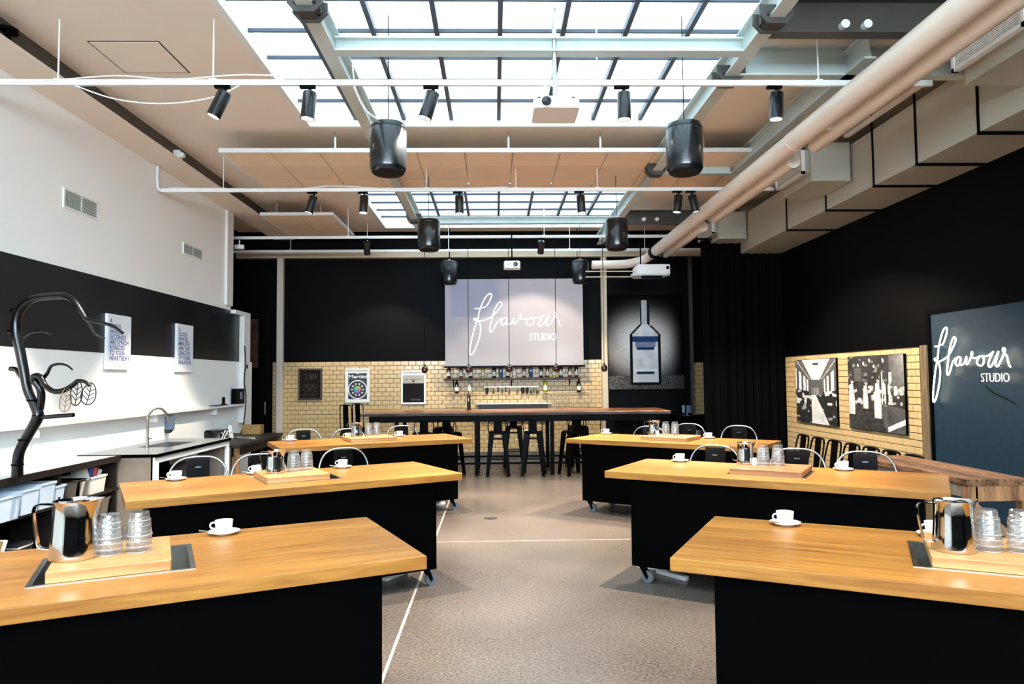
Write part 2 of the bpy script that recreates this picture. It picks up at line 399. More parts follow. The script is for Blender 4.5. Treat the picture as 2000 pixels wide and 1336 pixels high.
def skylight(name, rect, ncol, nrow):
    x0, x1, y0, y1 = rect
    fr = MB(); fr.ring((x0-.045, x1+.045, y0-.045, y1+.045), (x0+.02, x1-.02, y0+.02, y1-.02), ZC-.012, ZG+.05)
    root = struct(fr.build(name, M['white_metal'], smooth=0, bevel=.004))
    dx, dy = (x1-x0)/ncol, (y1-y0)/nrow
    lb = MB().box(-.022, .022, y0, y1, ZG-.035, ZG+.03); sb = MB().box(x0, x1, -.011, .011, ZG-.018, ZG+.015)
    pm = MB().box(-dx/2+.012, dx/2-.012, -dy/2+.006, dy/2-.006, -.003, .003)
    a = lb.build('glazing_bar', M['glazing_bar'], root, smooth=0); a.location.x = x0+dx
    for i in range(2, ncol):
        q = a.copy(); COL.objects.link(q); q.location.x = x0+dx*i
    a = sb.build('glazing_bar', M['glazing_bar'], root, smooth=0); a.location.y = y0+dy
    for i in range(2, nrow):
        q = a.copy(); COL.objects.link(q); q.location.y = y0+dy*i
    a = None
    for i in range(ncol):
        for j in range(nrow):
            if a is None: a = q = pm.build('pane', M['pane'], root, smooth=0)
            else: q = a.copy(); COL.objects.link(q)
            q.location = (x0+dx*(i+.5), y0+dy*(j+.5), ZG+.02)
    return root
skylight('window_1', SK1, 8, 19)
skylight('window_2', SK2, 8, 6)

# left wall: white plaster, dark painted band, stepped end
wl = MB().box(XL-.25, XL, YF, 12.22, 0, ZC).box(XL-.25, XL, 12.22, 12.95, 0, 2.885).box(XL-.25, XL, 12.95, 13.3, 0, 2.03)
wl = struct(wl.build('wall_left', M['white_wall'], smooth=0))
MB().box(XL-.002, XL+.004, YF, 12.7, 2.02, 2.885).build('painted_band', M['band'], wl, smooth=0)
tr = MB().box(XL, XL+.09, 12.62, 12.95, .95, 2.86); tr.box(XL, XL+.09, 12.2, 12.95, 2.83, 2.90)
tr = struct(tr.build('trim_1', M['white_metal'], smooth=0, bevel=.012))
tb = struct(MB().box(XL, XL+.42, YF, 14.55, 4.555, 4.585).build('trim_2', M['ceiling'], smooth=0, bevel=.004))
MB().box(XL+.33, XL+.35, YF, 14.55, 4.585, ZC).build('web', M['beam_dark'], tb, smooth=0)  # dark strip stands in for the shaded gap above the beam
struct(MB().box(-5.55, -5.3, 12.22, YB, 0, ZC).box(-5.55, XL-.2, 12.1, 12.22, 0, ZC).build('wall_side', M['black_wall'], smooth=0))
# rear wall behind the camera: unseen, with a high window band added for fill light
wr = MB().box(-5.6, XR+.2, YF-.2, YF, 0, 2.5).box(-5.6, XR+.2, YF-.2, YF, 4.45, ZC).box(-5.6, -4.4, YF-.2, YF, 2.5, 4.45).box(5.0, XR+.2, YF-.2, YF, 2.5, 4.45)
struct(wr.build('wall_rear', M['black_wall'], smooth=0))
wf = MB()
for i in range(6):
    x = -4.4+9.4*i/5; wf.box(x-.03, x+.03, YF-.14, YF-.06, 2.5, 4.45)
wf.box(-4.4, 5.0, YF-.14, YF-.06, 2.5, 2.55).box(-4.4, 5.0, YF-.14, YF-.06, 4.4, 4.45)
w3 = struct(wf.build('window_3', M['black_metal'], smooth=0))
for i in range(5):
    for z0, z1 in ((2.55, 4.40),):
        MB().box(-4.37+1.88*i, -2.55+1.88*i, YF-.103, YF-.097, z0, z1).build('pane', M['window_pane'], w3, smooth=0)
# right wall
wrt = struct(MB().box(XR, XR+.2, YF, YB+.3, 0, ZC).build('wall_right', M['black_wall'], smooth=0))
# back wall
wb = MB().box(-5.6, XR+.2, YB, YB+.2, 0, ZC)
wb = struct(wb.build('wall_back', M['black_wall'], smooth=0))
struct(MB().box(-4.58, 2.2, YB-.03, YB, 0, .165).build('baseboard_back', plain('grey_skirting', srgb(92, 86, 82), .4), smooth=0))
struct(MB().box(-5.3, XR, YB-.16, YB, 4.2, 4.36).build('trim_3', M['beige_metal'], smooth=0))
struct(MB().box(-4.47, -4.345, YB-.13, YB-.02, 0, 4.2).build('trim_4', M['post'], smooth=0, bevel=.006))
struct(MB().box(2.22, 2.335, YB-.13, YB, 0, 4.2).build('trim_5', M['beige_metal'], smooth=0, bevel=.006))
struct(MB().box(4.045, 4.1, YB-.2, YB, 0, 4.2).build('trim_6', M['beam_dark'], smooth=0))
d1 = struct(MB().box(-5.28, -4.62, YB-.06, YB, 0, 3.1).build('door_1', M['black_wall'], smooth=0))
MB().box(-5.06, -4.86, YB-.068, YB-.06, 1.95, 2.95).build('glass_panel', plain('smoked_glass', srgb(92, 66, 56), .1, spec=.8, var=.5, scale=5), d1, smooth=0)  # brown tone paints the faint reflection in the door glass
MB().cyl((-4.70, YB-.10, 1.0), (-4.70, YB-.10, 1.25), .012).build('door_handle', M['steel'], d1)

# ---- glazed brick tiles: the uppermost courses one by one, the hidden rest joined
def tile_mesh(wd, hd):
    mb = MB(); a, b2 = wd/2, hd/2; k = .005
    mb.add([(-a,.004,-b2),(a,.004,-b2),(a,.004,b2),(-a,.004,b2),(-a,-.003,-b2),(a,-.003,-b2),(a,-.003,b2),(-a,-.003,b2),
            (-a+k,-.006,-b2+k),(a-k,-.006,-b2+k),(a-k,-.006,b2-k),(-a+k,-.006,b2-k)],
           [(0,1,5,4),(1,2,6,5),(2,3,7,6),(3,0,4,7),(4,5,9,8),(5,6,10,9),(6,7,11,10),(7,4,8,11),(8,9,10,11)])
    return mb
def tile_field(wall, u0, u1, z0, z1, tw, th, place, rot, limit=300):
    gap = .007; rows = int(round((z1-z0)/th)); th = (z1-z0)/rows; protos = {}; rest = MB(); n = 0
    for r in range(rows-1, -1, -1):
        z = z0+th*(r+.5); u = u0-(tw/2 if r % 2 else 0)
        while u < u1-1e-3:
            a, b2 = max(u, u0), min(u+tw, u1); u += tw
            wd = round(b2-a-gap, 4)
            if wd < .02: continue
            p = place((a+b2)/2, z)
            if n < limit:
                if wd not in protos:
                    o = tile_mesh(wd, th-gap).build('tile', M['tile'], wall, smooth=0); protos[wd] = o
                else: o = protos[wd].copy(); COL.objects.link(o)
                o.location = p; o.rotation_euler = (0, 0, rot); n += 1
            else:
                t = tile_mesh(wd, th-gap); rest.add(t.v, t.f, TR(p) @ RZ(rot))
    o = rest.build('tile_field', M['tile'], wall, smooth=0); o['kind'] = 'stuff'
gb = MB().box(-4.58, 2.22, YB-.004, YB, .165, 2.06).build('grout_bed', M['grout'], wb, smooth=0)
tile_field(wb, -4.58, 2.22, .165, 2.06, .155, .0895, lambda u, z: (u, YB-.008, z), 0)
MB().box(4.1, 4.36, YB-.004, YB, .9, 1.985).build('grout_bed', M['grout'], wb, smooth=0)
tile_field(wb, 4.1, 4.36, .9, 1.985, .155, .0895, lambda u, z: (u, YB-.008, z), 0, 0)
pnl = MB().box(XR-.05, XR, 8.30, 12.25, 0, 2.015)
pnl = struct(pnl.build('wall_panel', M['grout'], smooth=0))
tile_field(pnl, 8.34, 12.25, .05, 2.005, .17, .085, lambda u, z: (XR-.055, u, z), -PI/2)
struct(MB().box(XR-.075, XR, 8.18, 8.30, 0, 2.03).build('trim_7', wood('trim_wood', srgb(150, 130, 100), srgb(80, 62, 46), .5, axis='Z'), smooth=0))

# black panel behind the mosaic picture
struct(MB().box(2.35, 4.045, YB-.09, YB, 0, 4.2).build('wall_recess', M['black_wall'], smooth=0))
# curtain between back wall and right wall
cp = []
for i in range(121):
    t = i/120; x = 3.66+(XR-.02-3.66)*t
    cp.append((x, 12.42+.035*math.sin(t*62)+.012*math.sin(t*151+1)))
mb = MB(); mb.add([(x, y, z) for z in (.03, 4.1) for x, y in cp]+[(x, y+.012, z) for z in (.03, 4.1) for x, y in cp],
    [(i, i+1, 122+i, 121+i) for i in range(120)]+[(243+i, 242+i, 363+i, 364+i) for i in range(120)])
cu = mb.build('curtain', M['black_cloth'], smooth=80)
tag(cu, 'full-height black curtain hanging in folds beside the tiled panel', 'curtain')
rail = MB().cyl((3.6, 12.42, 4.12), (XR, 12.42, 4.12), .018).build('curtain_rail', M['black_metal']); tag(rail, 'thin black rail carrying the black curtain', 'rail')

# ---------------------------------------------------------------- steel beams
def ibeam(mb, a, b_, axis, ctr, zb, zt, wd, tf=.014):
    # axis 'Y': runs along Y at x=ctr ; axis 'X': runs along X at y=ctr
    segs = [(ctr-wd/2, ctr+wd/2, zb, zb+tf), (ctr-wd/2, ctr+wd/2, zt-tf, zt), (ctr-.006, ctr+.006, zb+tf, zt-tf)]
    for p, q, z0, z1 in segs:
        if axis == 'Y': mb.box(p, q, a, b_, z0, z1)
        else: mb.box(a, b_, p, q, z0, z1)
    return mb
def beam(label, a, b_, axis, ctr, zb=4.40, zt=4.62, wd=.12, mat='beam_grey', clamps=(), bolts=()):
    org = (ctr, a, zb) if axis == 'Y' else (a, ctr, zb)
    root = ibeam(MB(), a, b_, axis, ctr, zb, zt, wd).build('steel_beam', M[mat], smooth=0, loc=org)
    tag(root, label, 'beam')
    for p in clamps:
        mb = MB()
        poly = [(-.13, .10), (-.13, .02), (-.07, -.045), (.07, -.045), (.13, .02), (.13, .10)]
        T = Matrix.Rotation(PI/2, 4, 'X')
        for dy in (-.075, .075):
            mb.prism(poly, -.012, .012, TR((ctr, p+dy, zb)) @ T)
        mb.box(ctr-.06, ctr+.06, p-.075, p+.075, zb-.03, zb-.012)
        mb.box(ctr-.10, ctr+.10, p-.02, p+.02, zb-.012, zb+.10)
        for sx in (-.07, .07): mb.cyl((ctr+sx, p-.12, zb+.02), (ctr+sx, p+.12, zb+.02), .012, n=8)
        MB.build(mb, 'clamp_bracket', M['beam_dark'], root, smooth=40)
    for ch in [x for x in COL.objects if x.parent == root]:
        for v in ch.data.vertices: v.co = (v.co.x-org[0], v.co.y-org[1], v.co.z-org[2])
    return root
beam('long grey steel beam under the skylights on the white-wall side', YF, 14.4, 'Y', -1.36, clamps=(5.15, 12.1))
beam('long grey steel beam under the skylights on the duct side', YF, 14.4, 'Y', 2.16, clamps=(5.3, 6.35, 9.3))
beam('shorter grey steel beam running parallel beside the white pipes', 5.9, 9.4, 'Y', 3.24, wd=.10)
beam('pale grey cross beam spanning under the nearer skylight', -1.30, 2.10, 'X', 5.83, zt=4.52)
beam('grey cross beam spanning under the far skylight', -1.30, 2.10, 'X', 12.4, zt=4.52, mat='beam_grey')
beam('dark steel cross beam with two lit holes beside the near skylight', 2.22, 4.33, 'X', 5.5, zt=4.68, mat='beam_dark')
beam('grey steel cross beam behind the holed dark beam', 2.22, 4.33, 'X', 6.3, zt=4.68, mat='beam_grey')
beam('short dark steel cross beam beside the hanging tile raft', 2.22, 3.19, 'X', 9.39, zt=4.6, mat='beam_grey')
beam('dark steel cross beam with two round holes beside the far skylight', 2.22, 4.33, 'X', 12.3, zb=4.36, zt=4.6, mat='beam_dark')
for k, (cx, cy, zz) in enumerate(((2.80, 5.44, 4.47), (2.98, 5.44, 4.47), (2.62, 12.24, 4.44), (2.85, 12.24, 4.44))):
    o = MB().cyl((0, 0, 0), (0, .055, 0), .035, n=20).build('beam_plug', M['white_metal']); o.location = (cx, cy, zz)  # white disc stands in for light seen through a beam hole
    tag(o, ['bright round disc on the dark cross beam, nearer the skylight', 'bright round disc on the dark cross beam, nearer the white pipe',
            'round disc on the far dark cross beam, nearer the skylight', 'round disc on the far dark cross beam, nearer the white pipe'][k], 'disc', 'discs on the dark cross beams')

# ---------------------------------------------------------------- hanging acoustic rafts
def raft(label, x0, y0, nx, ny, z, hooks):
    root = thing('ceiling_raft', label, 'ceiling panel', (x0, y0, z))
    W_, D_ = nx*.6, ny*.6
    MB().ring((-.02, W_+.02, -.02, D_+.02), (.02, W_-.02, .02, D_-.02), -.008, .045).build('frame', M['white_metal'], root, smooth=0)
    a = None
    for i in range(nx):
        for j in range(ny):
            if a is None: a = q = MB().rbox(-.2925, .2925, -.2925, .2925, 0, .02, .004, n=1).build('tile', M['acoustic'], root, smooth=0)
            else: q = a.copy(); COL.objects.link(q)
            q.location = (.6*i+.3, .6*j+.3, 0)
    for hx, hy in hooks:
        MB().box(hx-.012, hx+.012, hy-.004, hy+.004, .04, .2).cyl((hx, hy, .2), (hx, hy, ZC-z), .008, n=8).build('hanger', M['steel'], root)
raft('wide suspended raft of square acoustic tiles behind the near skylight', -3.36, 8.73, 12, 3, 4.50, [(.2, .02), (1.4, .02), (2.0, .02), (3.55, .02), (4.7, .02), (6.0, .02), (7.0, .02)])
raft('small suspended raft of square acoustic tiles beside the far skylight', -3.96, 12.11, 2, 3, 4.50, [(.25, .02), (1.0, .02), (1.18, 1.2)])

# ---------------------------------------------------------------- lighting tracks and spot heads
LAMPS = []
def track(y, x0, x1, rods, label, z=4.22):
    root = thing('lighting_track', label, 'lighting track', (x0, y, z))
    MB().box(0, x1-x0, -.02, .02, -.025, .025).build('rail', M['white_metal'], root, smooth=0, bevel=.006)
    for x in rods: MB().cyl((x-x0, 0, .02), (x-x0, 0, ZC-z), .007, n=8).box(x-x0-.03, x-x0+.03, -.02, .02, .02, .032).build('rod', M['white_metal'], root)
    return root
t1 = track(6.0, XL, 3.83, (-3.68, -2.38, 2.83, .9), 'white lighting track nearest the camera, crossing the near skylight')
t2 = track(9.46, -4.42, 3.80, (-3.6, -.9, .3, 1.4), 'white lighting track below the wide tile raft')
t3 = track(12.65, -4.64, 3.2, (-2.6, .9, 2.4), 'white lighting track crossing below the far skylight')
t4 = track(14.0, -5.2, 4.1, (-4.0, -2.5, -.9, 1.5, 3.0), 'white lighting track closest to the back wall')
for t, pts in ((t1, [(-.1, 0), (.5, -.03), (1.2, .02), (1.7, -.01), (2.3, .03), (3.0, .0)]), (t2, [(0, 0), (1.6, -.02), (2.2, .02), (3.2, -.03), (4.5, 0)])):
    MB().tube(smooth_path([(x+.1, -.025, .03+dz) for x, dz in pts], 6), .006, 6).build('cable', M['white_metal'], t)
MB().tube(smooth_path([(.95, 0, -.02), (1.3, .0, -.14), (1.7, 0, -.18), (2.1, 0, -.13), (2.35, 0, -.02)], 6), .006, 6).build('loose_cable', M['white_metal'], t1)

def make_head():
    root = thing('track_spotlight', 'x', 'spotlight')
    MB().box(-.07, .07, -.02, .02, -.045, -.025).cyl((0, 0, -.045), (0, 0, -.085), .014, n=10).build('adapter', M['black_metal'], root)
    return root
def head(x, y, z, tiltx, tilty, label, group, power=1.0, on=True, r=.058, L=.235, spot=True, cone=74):
    root = thing('track_spotlight', label, 'spotlight', (x, y, z-.025), 0, group)
    MB().box(-.085, .045, -.02, .02, -.022, 0).cyl((0, 0, -.02), (0, 0, -.06), .014, n=10).build('adapter', M['black_metal'], root)
    d = Vector((math.sin(tiltx), math.sin(tilty), -1)).normalized()
    q = Vector((0, 0, -1)).rotation_difference(d).to_matrix().to_4x4()
    T = TR((0, 0, -.06)) @ q
    MB().lathe([(.0, .0), (r*.94, .0), (r, -.006), (r, -L), (r*.9, -L), (r*.88, -L+.02), (0, -L+.02)], 24, T).build('housing', M['speaker'], root)
    MB().lathe([(0, -L+.012), (r*.86, -L+.012), (r*.86, -L+.018), (0, -L+.018)], 20, T).build('lens', M['lamp'], root)
    if spot:
        l = bpy.data.lights.new('spot_lamp', 'SPOT'); l.energy = SPOT_W*power; l.color = (1, .85, .66); l.spot_size = math.radians(cone); l.spot_blend = .35; l.shadow_soft_size = .022
        o = bpy.data.objects.new('spot_lamp', l); COL.objects.link(o); o.parent = root
        o.matrix_local = TR(Vector((0, 0, -.06))+d*(L+.02)) @ Vector((0, 0, -1)).rotation_difference(d).to_matrix().to_4x4()
G1, G2, G3 = 'spotlights on the nearest track', 'spotlights on the middle track', 'spotlights on the rear tracks'
head(-2.28, 6.0, 4.22, -.42, -.1, 'tilted black track spotlight nearest the white wall on the near track', G1, 1.0)
head(-1.56, 6.0, 4.22, -.08, -.05, 'upright black track spotlight beside the near skylight edge', G1, .4)
head(-.51, 6.0, 4.22, -.34, .0, 'leaning black track spotlight hanging before the middle skylight panes', G1, 1.2)
head(1.13, 6.0, 4.22, .0, .0, 'upright black track spotlight between the projector and the pendant speaker', G1, 1.7)
head(2.46, 6.0, 4.22, -.05, .0, 'black track spotlight under the ceiling beside the white pipes', G1, .5)
head(-2.40, 9.46, 4.22, -.30, -.05, 'tilted black track spotlight under the raft, nearest the white wall', G2, .8)
head(-1.73, 9.46, 4.22, -.04, -.1, 'black track spotlight at the corner of the far skylight', G2, .6)
head(-.46, 9.46, 4.22, .0, .05, 'black track spotlight before the far skylight, beside the pendant speaker', G2, 1.4)
head(1.17, 9.46, 4.22, .06, .0, 'black track spotlight before the far skylight, duct side', G2, 1.4)
head(2.50, 9.46, 4.22, -.12, .0, 'black track spotlight of a pair beside the white pipes, leaning inward', G2, .6)
head(2.68, 9.46, 4.22, .22, .0, 'black track spotlight of a pair beside the white pipes, leaning to the duct', G2, 1.5, cone=120)
head(-2.28, 12.65, 4.22, .0, .8, 'black track spotlight lighting the framed menus on the tiles', G3, .35)
head(.85, 12.65, 4.22, -.05, .80, 'black track spotlight behind the small ceiling projector', G3, .75, cone=80)
# lamps on a track behind the camera's frame that light the front tables
t0 = track(2.6, XL, 3.83, (-3.0, 0, 3.0), 'white lighting track over the front tables')
head(-2.1, 2.6, 4.22, -.1, .0, 'black spotlight over the front tree-side table, nearer the wall', 'spotlights over the front tables', .3)
head(-.55, 2.6, 4.22, -.2, .0, 'black spotlight over the front tree-side table, nearer the aisle', 'spotlights over the front tables', .3)
head(1.1, 2.6, 4.22, .1, .0, 'black spotlight over the front neon-side table, nearer the aisle', 'spotlights over the front tables', .3)
head(2.6, 2.6, 4.22, .1, .0, 'black spotlight over the front neon-side table, nearer the wall', 'spotlights over the front tables', .3)
# ---------------------------------------------------------------- pendant speakers
def speaker():
    root = thing('pendant_speaker', 'x', 'speaker')
    MB().lathe([(.0, .44), (.10, .44), (.142, .425), (.155, .39), (.155, .385), (.152, .382), (.155, .378), (.155, .055), (.15, .03), (.135, .008)], 36).build('shell', M['speaker'], root)
    MB().lathe([(.136, .008), (.12, -.005), (.06, -.014), (0, -.016)], 36).build('grille', M['speaker_grille'], root)
    MB().cyl((0, 0, .44), (0, 0, .465), .02, n=12).box(-.05, .05, -.01, .01, .44, .452).build('hanger', M['white_metal'], root)
    MB().cyl((.0, 0, .46), (.0, 0, 1.385), .004, n=6).build('cord', M['black_metal'], root)
    return root
K = Kind(speaker()); g = 'pendant speakers hung in two rows'
K.put((-.895, 6.0, 3.43), 0, 'big black cylinder pendant speaker nearest on the white-wall side', g)
K.put((1.645, 6.0, 3.43), 0, 'big black cylinder pendant speaker nearest on the duct side', g)
K.put((-.90, 9.8, 3.46), 0, 'black cylinder pendant speaker second in the white-wall side row', g)
K.put((1.71, 9.8, 3.46), 0, 'black cylinder pendant speaker second in the duct side row', g)
K.put((-.845, 13.297, 3.46), 0, 'far black pendant speaker overlapping the screen corner on the white-wall side', g)
K.put((1.62, 13.297, 3.46), 0, 'far black pendant speaker overlapping the screen corner on the duct side', g)
o = MB().tube(smooth_path([(-1.2, 6.0, 4.38), (-1.17, 6.0, 4.15), (-1.08, 6.0, 3.98), (-.97, 6.0, 3.90), (-.92, 6.0, 3.895)], 6), .006, 6).build('speaker_cable', M['white_metal'])
tag(o, 'white cable looping from the beam to the nearest pendant speaker', 'cable')

# ---------------------------------------------------------------- projectors
root = thing('ceiling_projector', 'big white ceiling projector on a pole under the near skylight', 'projector', (.515, 5.62, 3.86))
MB().rbox(-.185, .185, 0, .36, 0, .10, .03, n=4, top=.012).build('body', M['white_metal'], root)
MB().cyl((-.085, -.02, .045), (-.085, .02, .045), .05, n=24).build('lens_ring', M['white_metal'], root)
MB().cyl((-.085, -.024, .045), (-.085, 0, .045), .04, n=24).build('lens', M['lens'], root)
MB().box(.0, .055, -.003, .004, .045, .052).build('badge', M['beam_grey'], root, smooth=0)
MB().box(-.155, -.13, -.003, .004, .078, .086).box(.12, .15, -.003, .004, .078, .086).build('sensor', M['black_metal'], root, smooth=0)
MB().box(-.06, .07, .12, .24, .10, .118).box(-.13, -.05, .10, .16, .10, .135).box(.06, .12, .14, .19, .10, .13).build('mount', M['black_metal'], root, smooth=0, bevel=.004)
MB().cyl((0, .18, .115), (0, .18, ZC-3.86), .018, n=12).build('pole', M['steel'], root)
MB().tube(smooth_path([(-.11, .13, .13), (-.12, .13, .2), (-.06, .15, .25), (0, .17, .24)], 6), .004, 6).build('cable', M['white_metal'], root)
root = thing('ceiling_projector', 'small white ceiling projector hanging before the screen', 'projector', (.315, 12.4, 3.62))
MB().rbox(-.145, .145, 0, .25, 0, .13, .04, n=4, top=.02).build('body', M['white_metal'], root)
MB().cyl((.06, -.012, .065), (.06, .02, .065), .04, n=20).build('lens', M['lens'], root)
MB().cyl((-.06, -.006, .06), (-.06, .02, .06), .028, n=16).build('vent', M['beam_grey'], root)
MB().cyl((0, .12, .12), (0, .12, .60), .012, n=10).box(-.06, .06, .08, .16, .128, .145).build('pole', M['black_metal'], root)
root = thing('wide_projector', 'long white box projector on rails beside the bottle mosaic', 'projector', (2.55, 12.5, 3.50))
MB().rbox(0, .58, 0, .5, .02, .19, .02, n=3, top=.01).build('body', M['white_metal'], root)
MB().cyl((.53, -.012, .125), (.53, .02, .125), .03, n=18).build('lens', M['lens'], root)
MB().prism([(-.12, .05), (.0, .0), (.52, .0), (.58, .05), (.5, .45), (0, .45)], -.01, .02).build('cradle', M['beam_grey'], root, smooth=0)
MB().box(.08, .44, .02, .12, -.06, -.01).build('bracket', M['black_metal'], root, smooth=0)
MB().cyl((-.9, .25, .0), (0, .25, .0), .01, n=8).cyl((-.9, .25, .10), (0, .25, .10), .01, n=8).build('support_rail', M['beige_metal'], root)
MB().cyl((.1, .25, .18), (.1, .25, .7), .012, n=8).cyl((.5, .25, .18), (.5, .25, .7), .012, n=8).build('hanger_rod', M['black_metal'], root)

# ---------------------------------------------------------------- white pipes, duct and diffusers
root = thing('round_pipe', 'long thick white pipe running along the ceiling beside the duct', 'pipe', (3.0, YF, 4.02))
MB().cyl((0, 0, 0), (0, 13.45-YF, 0), .10, n=28).build('pipe_body', M['pipe'], root)
for y in (6.9, 10.4): MB().lathe([(.101, -.012), (.1045, -.008), (.1045, .008), (.101, .012)], 28, TR((0, y-YF, 0)) @ Matrix.Rotation(-PI/2, 4, 'X'), caps=False).build('pipe_joint', M['pipe'], root)
el = [(0, 13.4-YF, 0), (-.02, 13.55-YF, -.02), (-.10, 13.66-YF, -.06), (-.25, 13.7-YF, -.10), (-.5, 13.7-YF, -.14), (-1.1, 13.7-YF, -.15)]
MB().tube(smooth_path(el, 5), .085, 20).build('elbow', M['pipe'], root)
MB().cyl((0, 13.0-YF, 0), (0, 13.2-YF, 0), .115, n=20).build('valve_collar', M['black_metal'], root)
for (a, b_, lb) in ((YF, 6.95, 'thinner white pipe tucked beside the thick pipe, nearest length'), (7.45, 10.2, 'thinner white pipe beside the thick pipe, middle length'), (10.75, 13.2, 'thinner white pipe beside the thick pipe, far length')):
    o = MB().tube([(3.215, a, 3.985), (3.215, b_-.05, 3.985), (3.215, b_-.012, 3.985), (3.215, b_, 3.985)], [.075, .075, .07, .05], 22).build('round_pipe', M['pipe'], loc=(3.215, a, 3.985))
    tag(o, lb, 'pipe', 'thinner pipes beside the thick pipe')
    for y in (max(a, .5)+.4, b_-.5): MB().box(-.17, .0, y-a-.015, y-a+.015, -.01, .05).build('saddle', M['white_metal'], o, smooth=0)
root = thing('air_duct', 'large rectangular painted air duct running high along the black wall', 'duct', (4.36, YF+.05, 3.855))
W_ = XR-4.36
MB().box(0, W_-.01, 0, 12.6-YF, 0, .645).build('duct_body', M['duct'], root, smooth=0, bevel=.008)
for y in (6.13, 7.07, 7.9, 9.08, 10.33, 3.2, 4.2):
    MB().box(-.012, W_-.01, y-YF-.02, y-YF+.02, -.022, -.002).box(-.014, -.002, y-YF-.012, y-YF+.012, -.022, .9).build('strap', M['black_metal'], root, smooth=0)
o = MB().box(4.2, 4.26, YF+.05, 8.3, 4.53, 4.56).build('cable_tray', M['white_metal'], smooth=0, loc=(4.2, YF+.05, 4.53)); tag(o, 'thin white conduit strip running along the top edge of the air duct', 'conduit')
def diffuser(label, y0, y1):
    root = thing('air_diffuser', label, 'air vent', (3.85, y0, 4.04), 0, 'grille boxes on the air duct')
    D_ = y1-y0
    MB().rbox(0, .49, 0, D_, 0, .47, .025, n=3).build('box', M['duct'], root, smooth=50)
    MB().box(-.06, 0, .06, D_-.04, .12, .40).build('neck', M['duct'], root, smooth=0)
    f = MB()
    for a in ((.03, .06, .10, .42), (D_-.04, D_-.01, .10, .42)): f.box(-.105, -.06, a[0], a[1], a[2], a[3])
    f.box(-.105, -.06, .03, D_-.01, .10, .13).box(-.105, -.06, .03, D_-.01, .39, .42)
    f.build('grille_frame', M['white_metal'], root, smooth=0)
    MB().box(-.07, -.062, .06, D_-.04, .13, .39).build('grille_back', M['black_metal'], root, smooth=0)
    n = 16; a = None
    for i in range(n):
        if a is None: a = q = MB().box(-.008, .008, .06, D_-.04, -.0045, .0045).build('slat', M['white_metal'], root, smooth=0)
        else: q = a.copy(); COL.objects.link(q)
        q.location = (-.085, 0, .137+.26*i/n+.004)
    for i in range(12):
        y = .06+(D_-.1)*(i+.5)/12
        MB().box(-.088, -.076, y-.004, y+.004, .13, .39).build('fin', M['white_metal'], root, smooth=0)
diffuser('nearest grille box on the air duct, above the neon sign', 4.78, 5.62)
diffuser('middle grille box on the air duct, beside the white pipes', 8.42, 9.28)
diffuser('farthest grille box on the air duct, by the curtain', 12.0, 12.9)

# ---------------------------------------------------------------- tables
TAB = {  # x, y, angle, length, width
 'L1': (-1.599, 3.076, .436, 2.40, 1.0), 'L2': (-1.565, 5.676, .515, 2.408, .993), 'L3': (-1.58, 9.124, .436, 2.379, .978),
 'R1': (2.027, 2.922, -.485, 2.40, .996), 'R2': (2.178, 5.64, -.559, 2.417, .997), 'R3': (2.135, 8.702, -.623, 2.369, .977)}
TD = {'L1': 'front tree-side table', 'L2': 'middle tree-side table', 'L3': 'rear tree-side table', 'R1': 'front neon-side table', 'R2': 'middle neon-side table', 'R3': 'rear neon-side table'}
TT = .92
def table(k):
    x, y, t, L, W = TAB[k]; l, w2 = L/2, W/2
    root = thing('work_table', 'long oak-topped table on a black wheeled base, ' + TD[k], 'table', (x, y, 0), t, 'oak demonstration tables')
    hole = (-.275, .285, -.235, .235)
    MB().ring((-l, l, -w2, w2), hole, TT-.055, TT).build('tabletop', M['oak'], root, smooth=0, bevel=.003)
    MB().ring((hole[0]-.012, hole[1]+.012, hole[2]-.012, hole[3]+.012), (hole[0]+.008, hole[1]-.008, hole[2]+.008, hole[3]-.008), TT-.002, TT+.003).build('recess_rim', M['steel'], root, smooth=0)
    tray = MB().ring((hole[0]+.002, hole[1]-.002, hole[2]+.002, hole[3]-.002), (hole[0]+.008, hole[1]-.008, hole[2]+.008, hole[3]-.008), TT-.16, TT-.002)
    tray.box(hole[0]+.002, hole[1]-.002, hole[2]+.002, hole[3]-.002, TT-.166, TT-.16)
    tray.build('recess_tray', M['steel'], root, smooth=0)
    bx, by0, by1 = 1.05, -.33, .33
    base = MB().ring((-bx, bx, by0, by1), (-bx+.02, bx-.02, by0+.02, by1-.02), .14, TT-.056); base.box(-bx+.02, bx-.02, by0+.02, by1-.02, .14, .16)
    base.build('base_cabinet', M['black_matt'], root, smooth=0)
    for sx in (-.98, .98):
        for sy in (-.27, .27):
            cst = MB().box(sx-.03, sx+.03, sy-.03, sy+.03, .128, .14)
            for e in (-.024, .024): cst.prism([(-.02, .13), (.025, .13), (.055, .05), (.04, .03)], -.003, .003, TR((sx, sy+e, 0)) @ Matrix.Rotation(PI/2, 4, 'X'))
            cst = cst.build('castor', M['black_metal'], root)
            MB().tube([(sx+.045, sy-.016, .05), (sx+.045, sy+.016, .05)], .05, 20).build('wheel', M['wheel'], cst)
    return root
for k in TAB: table(k)
def TP(k, u, v, z=TT):
    x, y, t = TAB[k][:3]; return (x+u*math.cos(t)-v*math.sin(t), y+u*math.sin(t)+v*math.cos(t), z)

